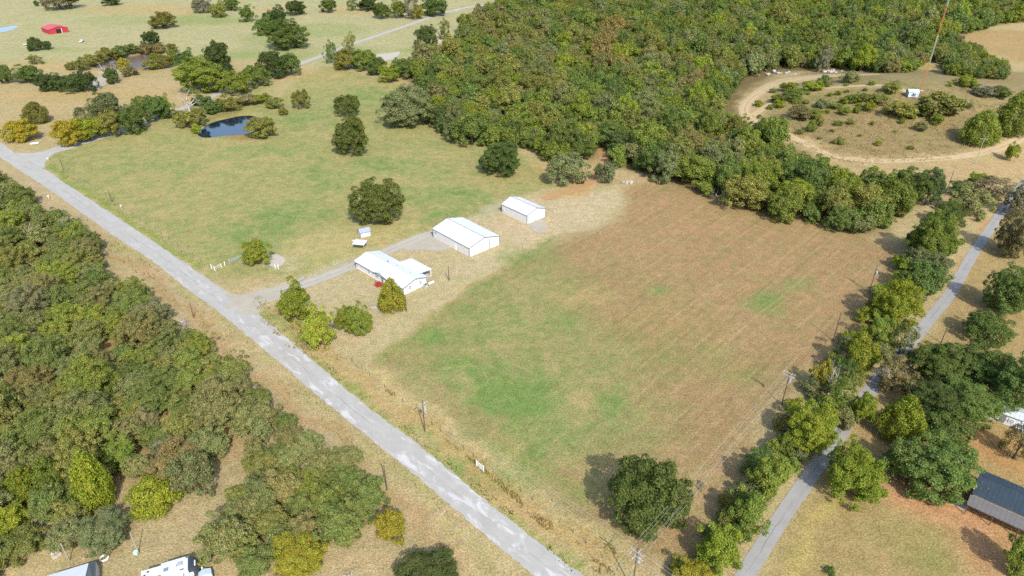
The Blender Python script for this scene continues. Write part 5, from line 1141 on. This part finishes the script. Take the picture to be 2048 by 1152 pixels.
# cars glimpsed under the trees
def car(px, py, rz, label, body, name='parked_car', truck=False):
    x_, y_, z_ = gt(px, py); o = empty(name, (x_, y_, z_), rz); L = 5.4 if truck else 4.5
    prof = [(-L / 2, .45), (-L / 2, .95), (-L / 2 + 1.0, 1.0), (L / 2 - 1.3, .98), (L / 2 - .1, .85), (L / 2, .45)]
    MB().prism([(a, -.9, b) for a, b in prof], (0, 1.8, 0)).build('body', body, o)
    c0_, c1_ = (-.3, 1.4) if truck else (-1.5, 1.0)
    MB().prism([(c0_, -.78, 1.0), (c1_ + .5, -.78, .99), (c1_, -.66, 1.52), (c0_ + .35, -.66, 1.52)], (0, 1.5, 0)).build('window', M_GLASS, o)
    MB().box(c0_ + .3, c1_ + .02, -.7, .7, 1.52, 1.57).build('roof', body, o)
    for a in (-L / 2 + .9, L / 2 - .95):
        for b_ in (-.82, .82): MB().tube([(a, b_ - .1, .34), (a, b_ + .1, .34)], .34, 12).build('wheel', M_DARK, o)
    for b_ in (-.65, .65): MB().box(L / 2 - .01, L / 2 + .02, b_ - .18, b_ + .18, .62, .78).build('headlight', M_INS, o)
    return tag(o, label, 'car')
P_W = paint('car_white', (.40, .41, .43), .25, .5, 0, .03); P_B = paint('car_blue', (.10, .22, .38), .25, .5, 0, .05)
o = empty('mobile_home', (*g(1990, 830), 0), R(-38)); gable(o, 9.0, 4.2, 2.4, 2.95, M_WALLW, paint('weathered_white_roof', (.34, .37, .40), .6, .3, 0, .12, 1), M_TRIM, .15, .7)
for wx in (-3.0, -.6, 2.8): window(o, 'window', wx, -2.1 - .05, .95, .8, .8, 'y-')
MB().box(.9, 1.8, -2.22, -2.15, .2, 2.1).build('door', M_TRIM, o); tag(o, 'pale mobile home half hidden under the grove above the blue roof', 'mobile home')
car(2046, 858, R(30), 'white car at the right edge beside the pale mobile home', P_W)
car(1912, 915, R(70), 'white pickup under the largest grove oak', P_W, 'pickup_truck', True); car(1868, 800, R(20), 'blue car under the dark grove', P_B)
car(56, 90, R(60), 'white pickup beside the dark trees near the red barn', P_W, 'pickup_truck', True); car(96, 96, R(-20), 'pale blue car beside the dark trees near the red barn', paint('car_pale_blue', (.4, .52, .62), .25, .5)); car(164, 84, R(100), 'white vehicle alone in the field right of the red barn', P_W, 'pickup_truck', True)

# ------------------------------------------------------------------ rough grass and weeds too fine to count
def tufts(name, label, zones, n, h, col, seed):
    rs = np.random.default_rng(seed); P = []
    for pts, share in zones:
        poly = [gt(*p)[:2] for p in pts]; pa = np.array(poly); m = int(n * share); X = rs.uniform(pa[:, 0].min(), pa[:, 0].max(), m * 6); Y = rs.uniform(pa[:, 1].min(), pa[:, 1].max(), m * 6)
        ok = (sdist(poly, X, Y) > 0) & (vnoise(X, Y, 3.0, seed) + .5 * vnoise(X, Y, 1.1, seed + 1) > .78); P.append(np.stack([X[ok], Y[ok]], 1)[:m])
    P = np.concatenate(P); k = len(P); Z = terr(P[:, 0], P[:, 1]); a = rs.uniform(0, 6.283, k); w_ = rs.uniform(.05, .14, k); hh = h * rs.uniform(.5, 1.3, k); lx, ly = rs.normal(size=k) * .3 * hh, rs.normal(size=k) * .3 * hh
    dx, dy = np.cos(a) * w_, np.sin(a) * w_
    V = np.stack([np.stack([P[:, 0] - dx, P[:, 1] - dy, Z], 1), np.stack([P[:, 0] + dx, P[:, 1] + dy, Z], 1), np.stack([P[:, 0] + dx * .5 + lx, P[:, 1] + dy * .5 + ly, Z + hh], 1), np.stack([P[:, 0] - dx * .5 + lx, P[:, 1] - dy * .5 + ly, Z + hh], 1)], 1).reshape(-1, 3)
    me = mesh_quads(name, V, M_LEAF); o = link(bpy.data.objects.new(name, me)); o['tint'] = col; return tag(o, label, 'grass', None, 'stuff')
VERGE = [(700, 724), (760, 760), (830, 830), (920, 905), (1010, 985), (1110, 1080), (1170, 1150), (1235, 1150), (1150, 1080), (1060, 1010), (960, 930), (860, 856), (760, 775)]
tufts('dry_grass', 'tall dry tan grass along verges and field edges', [(VERGE, .34), ([(160, 430), (372, 580), (512, 692), (712, 860), (925, 1038), (900, 1040), (690, 880), (490, 720), (350, 610), (150, 450)], .2), ([(430, 545), (500, 580), (520, 640), (600, 720), (700, 720), (640, 690), (530, 600)], .08), ([(1500, 250), (1560, 275), (1700, 330), (1900, 320), (2040, 270), (2040, 180), (1800, 190), (1640, 190)], .38)], 26000, .55, (.27, .21, .11), 3)
tufts('green_weeds', 'rough green weeds along the road edges', [([(600, 694), (680, 765), (810, 865), (890, 930), (1030, 1045), (1150, 1150), (1165, 1150), (1045, 1040), (900, 920), (815, 850), (690, 755), (612, 690)], .6), ([(90, 330), (230, 425), (400, 540), (416, 536), (240, 415), (100, 326)], .4)], 7000, .35, (.125, .150, .034), 5)
